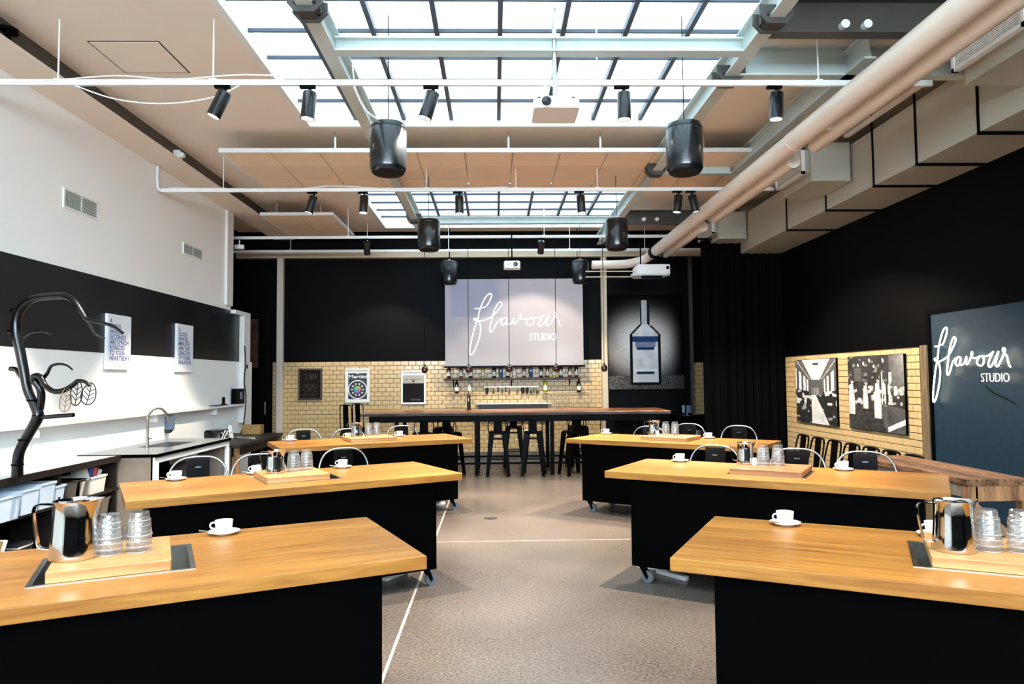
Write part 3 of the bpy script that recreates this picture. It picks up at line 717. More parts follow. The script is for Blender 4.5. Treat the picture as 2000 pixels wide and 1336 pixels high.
for k, u, v, a in (('L2', .88, .12, .5), ('L3', .90, .12, .3), ('R2', -.82, .0, -.4)):
    root = thing('power_board', 'white power board with plug lying on the floor under the ' + TD[k], 'power board', TP(k, u, v, 0), TAB[k][2]+a, 'power boards under the tables')
    MB().rbox(-.16, .16, -.03, .03, .002, .035, .012, n=3, top=.006).build('case', M['white_metal'], root)
    MB().box(-.10, -.05, -.022, .022, .035, .065).build('plug', M['white_metal'], root, smooth=0, bevel=.005)
    MB().tube(smooth_path([(-.15, 0, .02), (-.25, .03, .008), (-.36, -.02, .006), (-.5, .06, .006)], 5), .005, 6).build('cord', M['white_metal'], root)

# wooden boards
BD = {'L1': (-.226, .207, 'board'), 'L2': (-.27, .20, 'board'), 'L3': (-.31, .27, 'board'), 'R1': (-.222, .24, 'board'), 'R2': (-.267, .27, 'board_dark'), 'R3': (-.29, .29, 'board')}
BT = .965
for k, (a, b_, mt) in BD.items():
    c = TP(k, 0, 0, TT)
    o = MB().rbox(a, b_, -.228, .27, .004, BT-TT, .008, n=2, top=.003).build('serving_board', M[mt], smooth=40)
    o.location = c; o.rotation_euler = (0, 0, TAB[k][2])
    tag(o, 'thick wooden board lying across the recess of the ' + TD[k], 'board', 'wooden boards on the tables')

# jugs
def jug():
    root = thing('steel_jug', 'x', 'jug')
    prof = [(.0, .0), (.068, .0), (.071, .004), (.0715, .012), (.066, .06), (.062, .12), (.060, .165), (.0635, .178), (.0615, .178), (.058, .164), (.060, .12), (.064, .06), (.068, .012), (0, .008)]
    n = 36; L = []
    for r, z in prof:
        ring = []
        for j in range(n):
            a = 2*PI*j/n; k = max(0, math.cos(a))**10*max(0, (z-.13)/.05)*.022 if r > .01 else 0
            ring.append(((max(r, 1e-4)+k)*math.cos(a), max(r, 1e-4)*math.sin(a), z+k*.25))
        L.append(ring)
    MB().loft(L, True).build('body', M['chrome'], root, smooth=50)
    hp = [(-.058, 0, .165), (-.10, 0, .168), (-.116, 0, .158), (-.117, 0, .13), (-.106, 0, .06), (-.098, 0, .035), (-.068, 0, .03)]
    P = smooth_path(hp, 4); L = []
    for i, p in enumerate(P):
        t = (P[min(i+1, len(P)-1)]-P[max(i-1, 0)]).normalized(); nn = Vector((-t.z, 0, t.x))
        L.append([tuple(p+nn*.002+Vector((0, .009, 0))), tuple(p+nn*.002-Vector((0, .009, 0))), tuple(p-nn*.002-Vector((0, .009, 0))), tuple(p-nn*.002+Vector((0, .009, 0)))])
    MB().loft(L, True).build('handle', M['chrome'], root, smooth=50)
    return root
KJ = Kind(jug()); gj = 'polished steel jugs on the boards'
JP = {'L1': (-.15, .0, 1.32), 'L2': (-.15, .04, 1.0), 'L3': (-.165, .08, 1.0), 'R1': (-.13, -.08, 1.14), 'R2': (-.215, .10, 1.0), 'R3': (-.235, .06, 1.0)}
for k, (u, v, s) in JP.items():
    KJ.put(TP(k, u, v, BT), TAB[k][2]*.4, ('large ' if k == 'L1' else '') + 'polished steel jug with strap handle on the board of the ' + TD[k], gj, s)
# wooden lid block poking out of the big jug
# glass tumblers, upturned and nested in stacks of four
def tumbler():
    root = thing('glass_tumbler', 'x', 'glass')
    # upturned: rim at z=0, base at top
    MB().lathe([(.050, .0), (.0505, .003), (.047, .04), (.044, .060), (.0425, .063), (.0405, .066), (.037, .092), (.035, .098), (.0, .098)], 24).build('wall', M['glass'], root, smooth=50)
    MB().lathe([(.0325, .088), (.034, .0975), (.0, .0975)], 24, caps=False).build('foot', M['glass'], root, smooth=50)
    for rr, zz, tk in ((.0500, .002, .0022), (.0428, .0635, .0016)): MB().tube([(rr*math.cos(2*PI*j/24), rr*math.sin(2*PI*j/24), zz) for j in range(24)], tk, 6, closed=True).build('rim', M['glass_rim'], root)
    return root
KT = Kind(tumbler())
GP = {'L1': ((-.025, .0), (.085, .0)), 'L2': ((-.01, .05), (.10, .08)), 'L3': ((.0, .12), (.115, .15)), 'R1': ((-.005, -.02), (.11, .0)), 'R2': ((-.075, .10), (.035, .13)), 'R3': ((-.10, .10), (.01, .13))}
for k, ps in GP.items():
    for i, (u, v) in enumerate(ps):
        for j in range(4):
            KT.put(TP(k, u, v, BT+.0005+.0225*j), random.uniform(0, 6), '%s upturned glass in the stack %s the jug, %s' % (('bottom', 'second', 'third', 'top')[j], ('beside', 'farther from')[i], TD[k]), 'stacked glasses on the ' + TD[k])
# cups with saucers and spoons
def cupset():
    root = thing('coffee_cup', 'x', 'cup')
    MB().lathe([(0, .0), (.024, .0), (.026, .004), (.034, .012), (.040, .03), (.0425, .058), (.0435, .064), (.0415, .064), (.0385, .03), (.03, .012), (0, .008)], 32).build('body', M['ceramic'], root, smooth=60)
    hp = smooth_path([(-.040, 0, .052), (-.058, 0, .052), (-.066, 0, .04), (-.060, 0, .026), (-.038, 0, .022)], 4)
    MB().tube(hp, .0042, 8).build('handle', M['ceramic'], root)
    return root
def saucer():
    root = thing('saucer', 'x', 'saucer')
    MB().lathe([(0, .0), (.038, .0), (.042, .003), (.062, .010), (.076, .016), (.077, .018), (.074, .0185), (.050, .010), (.030, .006), (0, .006)], 36).build('plate', M['ceramic'], root, smooth=60)
    return root
def spoon():
    mb = MB()
    P = [(-.005, -.05, 0), (-.03, -.051, .002), (-.06, -.052, .004), (-.10, -.054, .006)]
    mb.tube([Vector(p) for p in P], [.004, .0025, .0025, .004], 6)
    return mb
KC, KS = Kind(cupset()), Kind(saucer()); SP = None
CP = {'L1': ((.452, .405),), 'L2': ((-.819, .40), (-.22, .41), (.496, .40)), 'L3': ((-.917, .40), (-.196, .39), (.49, .36)), 'R1': ((-.827, .40), (-.165, .40)), 'R2': ((-.858, .40), (.484, .40)), 'R3': ((-1.06, .38), (.35, .38))}
NM = {1: ('',), 2: ('nearer the aisle', 'nearer the wall'), 3: ('nearest the wall', 'in the middle', 'nearest the aisle')}
for k, ps in CP.items():
    for i, (u, v) in enumerate(ps):
        wh = NM[len(ps)][i]; p = TP(k, u, v, TT)
        wh = (' ' + wh) if wh else ''
        KS.put(p, 0, 'white saucer under a cup%s, %s' % (wh, TD[k]), 'white saucers')
        KC.put((p[0], p[1], p[2]+.006), random.uniform(-.25, .25), 'white coffee cup on its saucer%s, %s' % (wh, TD[k]), 'white coffee cups')
        if SP is None: o = SP = spoon().build('teaspoon', M['steel'])
        else: o = SP.copy(); COL.objects.link(o)
        o.location = (p[0], p[1], p[2]+.0165); o.rotation_euler = (0, .06, random.uniform(-.2, .2))
        tag(o, 'small steel teaspoon on the saucer%s, %s' % (wh, TD[k]), 'spoon', 'teaspoons on saucers')
for k, u, v in (('R2', -.135, .06), ('R3', -.165, .0), ('L2', -.085, .12)):
    o = MB().lathe([(0, 0), (.018, 0), (.021, .005), (.021, .035), (.016, .045), (.018, .058), (.014, .058), (0, .05)], 16).build('creamer', M['ceramic'])
    o.location = TP(k, u, v, BT); tag(o, 'tiny white creamer between jug and glasses, ' + TD[k], 'creamer', 'tiny white creamers')

# ---------------------------------------------------------------- chairs with steel hoops behind the tables
def hoop_chair():
    root = thing('hoop_chair', 'x', 'chair')
    MB().rbox(-.19, .19, -.19, .19, .635, .66, .05, n=4, top=.01).build('seat', M['black_metal'], root)
    for sx in (-1, 1):
        for sy in (-1, 1):
            MB().loft([[(sx*.165+a*.026, sy*.165+b_*.026, .638) for a, b_ in ((-1,-1),(1,-1),(1,1),(-1,1))], [(sx*.215+a*.013, sy*.215+b_*.013, .0) for a, b_ in ((-1,-1),(1,-1),(1,1),(-1,1))]]).build('leg', M['black_metal'], root, smooth=0)
    fr = MB(); q = .198; z = .25
    for a, b_ in (((-q,-q,z),(q,-q,z)),((q,-q,z),(q,q,z)),((q,q,z),(-q,q,z)),((-q,q,z),(-q,-q,z))): fr.cyl(a, b_, .009, n=8)
    fr.build('footrest', M['black_metal'], root)
    P = []
    for i in range(33):
        a = PI-PI*i/32; ca, sa = math.cos(a), math.sin(a)
        P.append((.262*math.copysign(abs(ca)**.66, ca), .17+.05*sa, .63+.352*abs(sa)**.62))
    MB().tube(P, .0098, 10).build('hoop', M['hoop'], root)
    pl = MB(); pl.loft([[(-.10, .215-.01, .64), (.10, .215-.01, .64), (.10, .223-.01, .64), (-.10, .223-.01, .64)], [(-.10, .225-.01, .965), (.10, .225-.01, .965), (.10, .233-.01, .965), (-.10, .233-.01, .965)]])
    pl.build('backrest', M['black_gloss'], root, smooth=0)
    MB().box(-.025, .025, .196, .203, .885, .895).build('badge', M['hoop'], root, smooth=0)
    return root
KH = Kind(hoop_chair())
HC = {'L2': ((-.525, 1.50), (-.0, 1.40), (.85, 1.50)), 'L3': ((-.56, 1.55), (.02, 1.30), (.88, 1.50)), 'R2': ((-.80, 1.37), (-.02, 1.39), (.57, 1.37)), 'R3': ((-.80, 1.21), (-.507, 2.01), (.268, 1.89))}
for k, ps in HC.items():
    for i, (u, v) in enumerate(ps):
        wh = ('nearest the wall', 'in the middle', 'nearest the aisle')[i] if k[0] == 'L' else ('nearest the aisle', 'in the middle', 'nearest the wall')[i]
        KH.put(TP(k, u, v-.21, 0), TAB[k][2], 'black chair with shiny steel hoop back behind the %s, %s' % (TD[k], wh), 'hoop-backed chairs behind the ' + TD[k])

# ---------------------------------------------------------------- bar table, stools, pendants
root = thing('bar_table', 'long high bar table with live-edge slab top and black steel legs', 'table', (0, 12.39, 0))
fr_, bk = [], []
for i in range(41):
    x = -2.33+(3.05+2.33)*i/40
    fr_.append((x, .02*math.sin(i*.9)+.012*math.sin(i*2.3))); bk.append((x+(.05 if i == 40 else 0), 1.38+.03*math.sin(i*.6+1)))
poly = fr_+[(3.10, .7)]+bk[::-1]+[(-2.37, .7)]
MB().prism(poly, 1.045, 1.10).build('slab_top', M['walnut'], root, smooth=0, bevel=.006)
bk_ = MB(); n_ = len(fr_)
bk_.add([(x, y-.012, z) for z in (1.048, 1.088) for x, y in fr_]+[(x, y+.004, z) for z in (1.048, 1.088) for x, y in fr_], [(i, i+1, n_+i+1, n_+i) for i in range(n_-1)]+[(n_+i, n_+i+1, 3*n_+i+1, 3*n_+i) for i in range(n_-1)]+[(i+1, i, 2*n_+i, 2*n_+i+1) for i in range(n_-1)])
bk_.build('bark_edge', M['dark_wood'], root, smooth=60)
MB().ring((-2.2, 2.9, .10, 1.28), (-2.15, 2.85, .15, 1.23), .93, 1.045).build('apron', M['black_metal'], root, smooth=0)
for x in (-1.72, -.33, .99, 2.72):
    for y in (.10, 1.20): MB().box(x-.035, x+.035, y, y+.07, 0, .93).build('leg', M['black_metal'], root, smooth=0, bevel=.004)
for y in (.12, 1.22): MB().box(-1.72, 2.72, y, y+.03, .19, .225).build('foot_rail', M['black_metal'], root, smooth=0)
def bar_stool(h=.76, back=.205):
    root = thing('bar_stool', 'x', 'stool')
    MB().rbox(-.155, .155, -.155, .155, h-.04, h, .05, n=4, top=.012).build('seat', M['black_metal'], root)
    for sx in (-1, 1):
        for sy in (-1, 1):
            def sec(cx, cy, a, z): return [(cx-sx*a, cy+sy*.002, z), (cx+sx*.012, cy+sy*.012, z), (cx+sx*.002, cy-sy*a, z), (cx-sx*.006, cy-sy*.006, z)]
            MB().loft([sec(sx*.145, sy*.145, .085, h-.02), sec(sx*.20, sy*.20, .045, .0)]).build('leg', M['black_metal'], root, smooth=0)
    fr = MB(); q = .178; z = .30
    for a, b_ in (((-q,-q,z),(q,-q,z)),((q,-q,z),(q,q,z)),((q,q,z),(-q,q,z)),((-q,q,z),(-q,-q,z))): fr.box(min(a[0],b_[0])-.006, max(a[0],b_[0])+.006, min(a[1],b_[1])-.012, max(a[1],b_[1])+.012, z-.012, z+.012)
    fr.box(-.15, .15, -.15, .15, h-.13, h-.12)
    fr.build('footrest', M['black_metal'], root, smooth=0)
    P = [(-.155, .14, h-.02), (-.165, .155, h+.08), (-.165, .165, h+back-.07), (-.15, .17, h+back-.02), (-.11, .172, h+back), (.11, .172, h+back), (.15, .17, h+back-.02), (.165, .165, h+back-.07), (.165, .155, h+.08), (.155, .14, h-.02)]
    MB().tube(smooth_path(P, 3), .0085, 8).build('back_frame', M['black_metal'], root)
    MB().loft([[(-.075, .15, h-.01), (.075, .15, h-.01), (.075, .156, h-.01), (-.075, .156, h-.01)], [(-.07, .168, h+back), (.07, .168, h+back), (.07, .174, h+back), (-.07, .174, h+back)]]).build('backrest', M['black_metal'], root, smooth=0)
    return root
KB = Kind(bar_stool()); gs = 'black metal bar stools along the bar table'
for x, a, lb in ((-1.27, .25, 'black metal bar stool nearest the tree-side end of the bar table'), (-.79, -.3, 'black metal bar stool partly behind the rear tree-side table end'),
              (.04, .0, 'black metal bar stool facing the aisle, nearer the white-wall side'), (.66, -.12, 'black metal bar stool facing the aisle, nearer the duct side'), (1.36, .35, 'black metal bar stool partly behind the rear neon-side table end'), (2.0, -.1, 'black metal bar stool behind the rear neon-side table jug')):
    KB.put((x, 12.5, 0), PI+a, lb, gs)
for i, x in enumerate((-1.0, .35, 1.6)): KB.put((x, 13.85, 0), .2*i-.2, 'black metal bar stool on the tiled-wall side of the bar table, ' + ('tree-side', 'middle', 'curtain-side')[i], gs)
KB2 = Kind(bar_stool(.80, .44))
KB2.put((-2.52, 12.75, 0), PI/2+.85, 'tall high-backed black bar chair at the end of the bar, front one', 'tall bar chairs at the bar ends')
KB2.put((-2.42, 13.35, 0), PI/2+.8, 'tall high-backed black bar chair at the end of the bar, rear one', 'tall bar chairs at the bar ends')
KB2.put((3.3, 12.95, 0), -PI/2-.3, 'tall high-backed black bar chair at the curtain end of the bar', 'tall bar chairs at the bar ends')

def pendant():
    root = thing('pendant_lamp', 'x', 'lamp')
    MB().lathe([(0, -.065), (.03, -.058), (.052, -.035), (.06, 0), (.052, .035), (.03, .058), (.02, .064), (.018, .09), (0, .092)], 24).build('globe', M['red_glass'], root)
    MB().cyl((0, 0, .09), (0, 0, 2.35), .0055, n=6).build('cord', M['black_metal'], root)
    MB().cyl((0, 0, -.045), (0, 0, -.052), .014, n=10).build('bulb_tip', M['copper'], root)
    return root
KP = Kind(pendant())
for x, lb in ((-1.244, 'small dark red globe pendant before the framed menus'), (-.469, 'small dark red globe pendant at the screen edge on the menu side'), (.255, 'small dark red globe pendant in the middle of the screen'),
              (1.09, 'small dark red globe pendant at the screen edge on the mosaic side'), (1.945, 'small dark red globe pendant before the beige post')):
    KP.put((x, 12.65, 1.85), 0, lb, 'globe pendants over the bar table')

# ---------------------------------------------------------------- projection screen with handwriting
STROKES = [[(445,478),(480,479),(515,478)],
 [(535,468),(580,462),(625,410),(658,345),(668,305),(650,285),(612,305),(575,355),(540,425),(515,490),(498,555),(484,620),(440,740),(405,880),(385,980),(378,1050),(390,1085),(425,1055),(470,960),(505,860),(522,760),(515,690),(498,650),(470,640),(440,632),(436,612),(458,612),(485,638),(530,642),(595,622),(655,598)],
 [(655,598),(715,545),(770,480),(800,430),(792,400),(768,400),(735,440),(700,510),(675,590),(655,670),(640,740),(642,782),(662,786),(692,745),(722,685),(755,640),(800,612)],
 [(868,612),(830,605),(795,640),(788,680),(815,698),(848,672),(872,618),(862,655),(866,688),(900,684),(935,655),(960,605)],
 [(960,605),(953,650),(960,684),(988,668),(1022,620),(1052,578),(1042,560),(1034,592),(1060,622),(1110,622),(1160,608)],
 [(1195,606),(1145,622),(1115,658),(1130,692),(1172,702),(1206,680),(1216,640),(1202,606),(1235,612),(1285,603),(1330,582),(1352,568)],
 [(1352,568),(1312,620),(1282,670),(1280,708),(1312,712),(1352,668),(1400,602),(1422,570),(1392,640),(1376,696),(1402,712),(1442,668),(1490,600),(1512,555),(1490,540),(1482,562),(1502,592),(1532,622),(1550,690),(1572,722)]]
Xs0, Xs1, Zs0, Zs1, YS = -1.01, 1.81, 1.945, 3.72, 14.5
root = thing('projection_screen', 'white projection screen showing handwritten lettering above the bar', 'screen', ((Xs0+Xs1)/2, YS, Zs0))
Wd, Hd = Xs1-Xs0, Zs1-Zs0
MB().box(-Wd/2, Wd/2, .004, .012, 0, Hd).build('sheet', M['white_metal'], root, smooth=0)
def scr(u, v):
    base = [.62+.14*u+.06*(1-v), .60+.10*u+.05*(1-v), .70+.05*u]
    g = math.exp(-((u-.82)**2/.03+(v-.08)**2/.03)); base = [c+g*.25 for c in base]  # bright pool of spotlight painted into the screen image
    g = math.exp(-((u-.3)**2/.06+(v-.04)**2/.01)); base = [c+g*.12 for c in base]
    s = sstep(.02, .06, u)*sstep(.46-.1*(v-.5), .40-.1*(v-.5), u)*sstep(.55, .57, v)
    base = [base[0]-.15*s, base[1]-.10*s, base[2]-.02*s]
    q = .05*vn(u*14+v*6, v*2)*sstep(.4, .9, v); return tuple(max(0, c-q) for c in base)
paint('projected_image', Wd, Hd, 72, 46, scr, M['screen_print'], root, TR((0, 0, Hd/2)))
MB().box(-Wd/2-.03, Wd/2+.03, -.004, .03, -.035, 0).build('bottom_bar', M['black_metal'], root, smooth=0)
MB().box(-Wd/2-.02, Wd/2+.02, -.004, .05, Hd, Hd+.06).build('roller_case', M['black_metal'], root, smooth=0)
lt = MB()
def scmap(p): return ((p[0]-60)/(1860-60)*Wd-Wd/2, -.004, Hd-(p[1]-92)/(1228-92)*Hd)
for s_ in STROKES: lt.tube(smooth_path([scmap(p) for p in s_], 5), .0125, 6)
lt.v = [(x, -.004+(y+.004)*.15, z) for x, y, z in lt.v]
lt.build('lettering', M['neon_print'], root)
x0, z0 = scmap((1152, 900))[0], scmap((1152, 900))[2]
text('lettering', 'STUDIO', .2, M['neon_print'], root, TR((x0, -.005, z0)) @ FACE_FRONT, .0005, width=.56, bold=.004)
# three dark cords are the pendants' own; screen is hung by two rods
MB().cyl((-Wd/2+.1, .02, Hd+.05), (-Wd/2+.1, .02, Hd+1.05), .008, n=6).cyl((Wd/2-.1, .02, Hd+.05), (Wd/2-.1, .02, Hd+1.05), .008, n=6).build('hanger_rod', M['black_metal'], root)

# ---------------------------------------------------------------- bottle mosaic (a plain generic bottle)
root = thing('mosaic_picture', 'tall black and white mosaic picture of a bottle on the black panel', 'picture', (3.12, 14.62, 1.43))
Wm, Hm = 1.58, 1.97
MB().box(-Wm/2, Wm/2, 0, .05, 0, Hm).build('panel', M['black_metal'], root, smooth=0)
def bottle(u, v):
    n = (hsh(int(u*56)+3, int(v*70)+7)-.5)*.07
    g = .80*math.exp(-(((u-.46)**2/.16+(v-.47)**2/.085))**1.6)*sstep(1.0, .78, u)
    if v < .14: g = .03+.09*hsh(int(u*56), int(v*70))*sstep(1.0, .7, u)
    a = abs(u-.49)
    hw = .205 if v < .58 else (.205-(v-.58)/.10*.135 if v < .68 else .07)
    if .90 < v < .945 and a < .035: return .45+n
    if v > .90 or v < .05: hw = 0
    if hw and a < hw:
        if a > hw-.032 or v < .075: return .008
        if v > .68: return max(0.0, .42+.1*vn(u*40, v*20)+n) if a < .035 else .02
        c = .52+.2*vn(u*14, v*14)+n
        if .50 < v < .56: return (.02, .05, .14)
        if .44 < v < .50 and a < .14: q = .15*hsh(int(u*56), int(v*70)); return (.10+q, .14+q, .24+q)
        if .41 < v < .44 and a < .12: return (.01, .03, .10)
        if .19 < v < .21 and a < .15: return .75
        if .15 < v < .19 and a < .12: return (.02, .03, .06)
        return max(0.0, min(1.0, c if v > .2 else .58+n))
    c = max(0.0, min(1.0, g+n*g*2)); return (c, c*.93, c*.88)
paint('mosaic', Wm-.02, Hm-.02, 56, 70, bottle, M['print_matt'], root, TR((0, -.002, Hm/2)))

# ---------------------------------------------------------------- framed menus on the tiled wall
def frame(label, x0, x1, z0, z1, fm, inner):
    root = thing('framed_poster', label, 'picture frame', ((x0+x1)/2, YB-.02, z0), 0, None)
    W, Hh = x1-x0, z1-z0; b_ = .035
    f = MB().box(-W/2, -W/2+b_, -.035, .0, 0, Hh).box(W/2-b_, W/2, -.035, 0, 0, Hh).box(-W/2+b_, W/2-b_, -.035, 0, 0, b_).box(-W/2+b_, W/2-b_, -.035, 0, Hh-b_, Hh)
    f.build('frame', fm, root, smooth=0)
    MB().box(-W/2+b_, W/2-b_, -.014, -.004, b_, Hh-b_).build('backing', M['black_metal'], root, smooth=0)
    inner(root, W, Hh); return root
def in1(r, W, Hh):
    def f(u, v):
        c = .012
        if .66 < v < .86 and abs(u-.5) < .3: c += .05*(hsh(int(u*30), int(v*30)) > .6)
        if v < .5 and abs(u-.5) < .36 and int(v*36) % 2: c += .035*(hsh(int(u*30), int(v*36)) > .45)
        return (c*1.2, c, c*.8)
    paint('chalk_writing', W-.08, Hh-.08, 36, 44, f, M['print_matt'], r, TR((0, -.016, Hh/2)))
def in2(r, W, Hh):
    def f(u, v):
        if u < .06 or u > .94 or v < .05 or v > .9: return .72
        x, z = (u-.5)*(W-.07)/.42, (v-.37)*(Hh-.07)/.42; d = math.hypot(x, z)
        if .415 < d < .46: return .8
        if d < .415:
            if d < .17: 
                a = math.atan2(z, x); return (.3+.25*math.cos(a), .3+.2*math.cos(a-2.1), .3+.25*math.cos(a+2.1))
            if .22 < d < .32 and math.cos(10*math.atan2(z, x)) > .2: return .6
            return .012
        return (.02, .024, .03)
    paint('cocktail_wheel', W-.07, Hh-.07, 66, 92, f, M['print'], r, TR((0, -.016, Hh/2)))
    text('lettering', 'Martini', .1, M['poster_white'], r, TR((-.185, -.019, Hh*.715)) @ FACE_FRONT, .0008, width=.37, bold=.002)
    MB().lathe([(.0, 0), (.028, .0), (.0, .03)], 3, TR((0, -.02, Hh*.835))).build('emblem', M['poster_white'], r, smooth=0)
def in3(r, W, Hh):
    def f(u, v):
        if v > .9: return .75
        if v > .63:
            if math.hypot(u-.5, (v-.70)*1.4) < .04: return .02
            return (.42, .40, .34) if not (.74 < v < .79 and .12 < u < .88 and hsh(int(u*40), 3) > .45) else (.22, .21, .18)
        if .06 < v < .12 and .35 < u < .85: return .06
        return .012
    paint('menu_print', W-.07, Hh-.07, 40, 60, f, M['print_matt'], r, TR((0, -.016, Hh/2)))
frame('dark brown framed blackboard menu on the cream tiles', -4.042, -3.556, 1.278, 1.925, M['frame_brown'], in1)
frame('white framed cocktail wheel poster headed Martini', -3.086, -2.58, 1.216, 1.917, M['frame_white'], in2)
frame('white framed black menu with pale heading on the cream tiles', -1.937, -1.432, 1.173, 1.864, M['frame_white'], in3)

# ---------------------------------------------------------------- back bar: shelf, bottles, rails, tools, trough, tap
root = thing('wall_shelf', 'dark wall shelf of bottles below the screen', 'shelf', (.34, YB-.012, 1.66))
MB().box(-1.40, 1.40, -.20, 0, 0, .03).build('board', M['dark_wood'], root, smooth=0)
for x in (-1.2, 0, 1.2): MB().prism([(0, 0), (-.17, 0), (0, -.14)], -.01, .01, TR((x, 0, 0)) @ Matrix.Rotation(PI/2, 4, 'Z') @ Matrix.Rotation(PI/2, 4, 'X')).build('bracket', M['black_metal'], root, smooth=0)
def wine(mat_, lab=True, s=1.0):
    root = thing('bottle', 'x', 'bottle')
    MB().lathe([(0, 0), (.036, 0), (.038, .006), (.038, .18), (.034, .205), (.018, .24), (.014, .255), (.014, .30), (.016, .302), (.016, .312), (0, .313)], 20).build('body', mat_, root)
    if lab: MB().lathe([(.0383, .05), (.0386, .05), (.0386, .13), (.0383, .13)], 20, caps=False).build('label', M['label_white'], root)
    MB().cyl((0, 0, .30), (0, 0, .318), .0165, n=12).build('cap', M['gunmetal'], root)
    return root
BK = {n: Kind(wine(M[n], l)) for n, l in (('wine', True), ('green_glass', True), ('brown_glass', True), ('clear_bottle', True), ('blue_glass', False))}
row = [('wine', -.95), ('brown_glass', -.70), ('wine', -.50), ('green_glass', -.25), ('wine', -.02), ('blue_glass', .12), ('wine', .26), ('clear_bottle', .40), ('brown_glass', .60), ('blue_glass', .74), ('wine', .95), ('brown_glass', 1.08), ('green_glass', 1.22), ('wine', 1.36), ('brown_glass', 1.55), ('wine', 1.68)]
CN = {'wine': 'black glass', 'brown_glass': 'brown glass', 'green_glass': 'green glass', 'blue_glass': 'blue glass', 'clear_bottle': 'pale glass'}
for i, (n, x) in enumerate(row):
    BK[n].put((x, YB-.11, 1.69), 0, '%s bottle on the wall shelf, number %s from the menu side' % (CN[n], ('one', 'two', 'three', 'four', 'five', 'six', 'seven', 'eight', 'nine', 'ten', 'eleven', 'twelve', 'thirteen', 'fourteen', 'fifteen', 'sixteen')[i]), 'bottles on the wall shelf')
for n, x, lb, s in (('wine', -.79, 'black bottle with pale label alone on the tiles, menu side', 1.0), ('clear_bottle', -.53, 'pale bottle above the beer tap', 1.0), ('green_glass', 1.035, 'bright green bottle beside the hanging bar tools', 1.1), ('wine', 1.73, 'black bottle with pale label alone on the tiles, mosaic side', 1.0)):
    BK[n].put((x, YB-.10, 1.385), 0, lb, 'single bottles on the wire rails', s)
def rail_(label, x0, x1, z):
    o = MB().cyl((x0, YB-.06, z), (x1, YB-.06, z), .006, n=8).cyl((x0, YB-.15, z), (x1, YB-.15, z), .006, n=8)
    for x in (x0+.01, x1-.01): o.cyl((x, YB-.15, z), (x, YB-.01, z), .006, n=8)
    for i in range(int((x1-x0)/.07)): o.cyl((x0+.03+.07*i, YB-.15, z), (x0+.03+.07*i, YB-.06, z), .003, n=5)
    o = o.build('wire_rail', M['steel'], loc=((x0+x1)/2, YB-.1, z)); tag(o, label, 'rack', 'wire racks on the tiled wall')
rail_('upper wire rack on the tiles, menu side', -1.0, -.26, 1.378)
rail_('upper wire rack on the tiles under the green bottle', .95, 1.93, 1.378)
rail_('lower wire rack on the tiles, mosaic side', 1.03, 1.95, 1.16)
rail_('lower wire rack on the tiles, menu side', -.98, -.6, 1.16)
# glasses hanging upside down from the racks
gl = MB().lathe([(.022, 0), (.028, -.03), (.026, -.07), (.024, -.07), (.024, -.03), (.018, -.004)], 12).lathe([(.003, 0), (.003, .05), (.022, .056), (.022, .06), (0, .06)], 12)
gp = None
for i in range(11):
    z, x = (1.315, 1.06+.085*i) if i < 6 else (1.10, 1.12+.1*(i-6))
    if gp is None: gp = o = gl.build('stem_glass', M['glass'])
    else: o = gp.copy(); COL.objects.link(o)
    o.location = (x, YB-.105, z); tag(o, 'small stem glass hanging upside down from the %s wire rack' % ('upper' if i < 6 else 'lower'), 'glass', 'stem glasses hanging from the %s rack' % ('upper' if i < 6 else 'lower'))
o = MB().box(-.23, .90, YB-.03, YB-.012, 1.50, 1.52).build('tool_rail', M['steel'], smooth=0, loc=(.33, YB-.012, 1.51)); tag(o, 'steel rail holding the hanging bar tools', 'rail')
def tool(kind, x, i):
    mb = MB(); y = YB-.05; lb = ''
    if kind == 0:  # cocktail strainer
        mb.cyl((0, 0, 0), (0, 0, -.07), .004, n=6).lathe([(0, -.004), (.035, -.004), (.035, .004), (0, .004)], 14, TR((0, 0, -.105)) @ Matrix.Rotation(PI/2, 4, 'X')); lb = 'round dark strainer'
    elif kind == 1:  # jigger
        mb.lathe([(.022, 0), (.006, -.05), (.018, -.095), (.016, -.095), (.004, -.05), (.020, 0)], 12); lb = 'double dark jigger'
    elif kind == 2:  # tongs
        mb.tube([(-.014, 0, -.12), (-.018, 0, -.05), (0, 0, 0), (.018, 0, -.05), (.014, 0, -.12)], .005, 6); lb = 'pair of dark ice tongs'
    elif kind == 3:  # shaker
        mb.lathe([(0, -.13), (.026, -.13), (.033, -.03), (.028, -.012), (.014, 0), (0, 0)], 14); lb = 'dark cocktail shaker'
    else:  # muddler
        mb.lathe([(0, 0), (.008, 0), (.007, -.08), (.014, -.095), (.014, -.125), (0, -.125)], 10); lb = 'dark wooden muddler'
    o = mb.build('bar_tool', M['gunmetal']); o.location = (x, YB-.055, 1.50)
    tag(o, '%s hanging from the tool rail, %s from the menu side' % (lb, ('first', 'second', 'third', 'fourth', 'fifth', 'sixth', 'seventh', 'eighth', 'ninth', 'tenth', 'eleventh', 'twelfth')[i]), 'bar tool', 'bar tools hanging on the tiled wall')
for i, (k, x) in enumerate(((3, -.17), (4, -.04), (1, .06), (2, .14), (1, .22), (4, .29), (2, .46), (3, .57), (3, .66), (0, .74), (4, .80), (0, .87))): tool(k, x, i)
root = thing('wall_trough', 'long steel ledge on the tiles just above the bar table', 'ledge', (.37, YB-.012, 1.06))
MB().loft([[(-.77, -.22, .10), (.77, -.22, .10), (.77, 0, .10), (-.77, 0, .10)], [(-.77, -.22, .12), (.77, -.22, .12), (.77, 0, .12), (-.77, 0, .12)]]).build('tray', M['steel'], root, smooth=0)
MB().box(-.72, .70, -.20, -.02, 0, .10).build('support', M['gunmetal'], root, smooth=0)
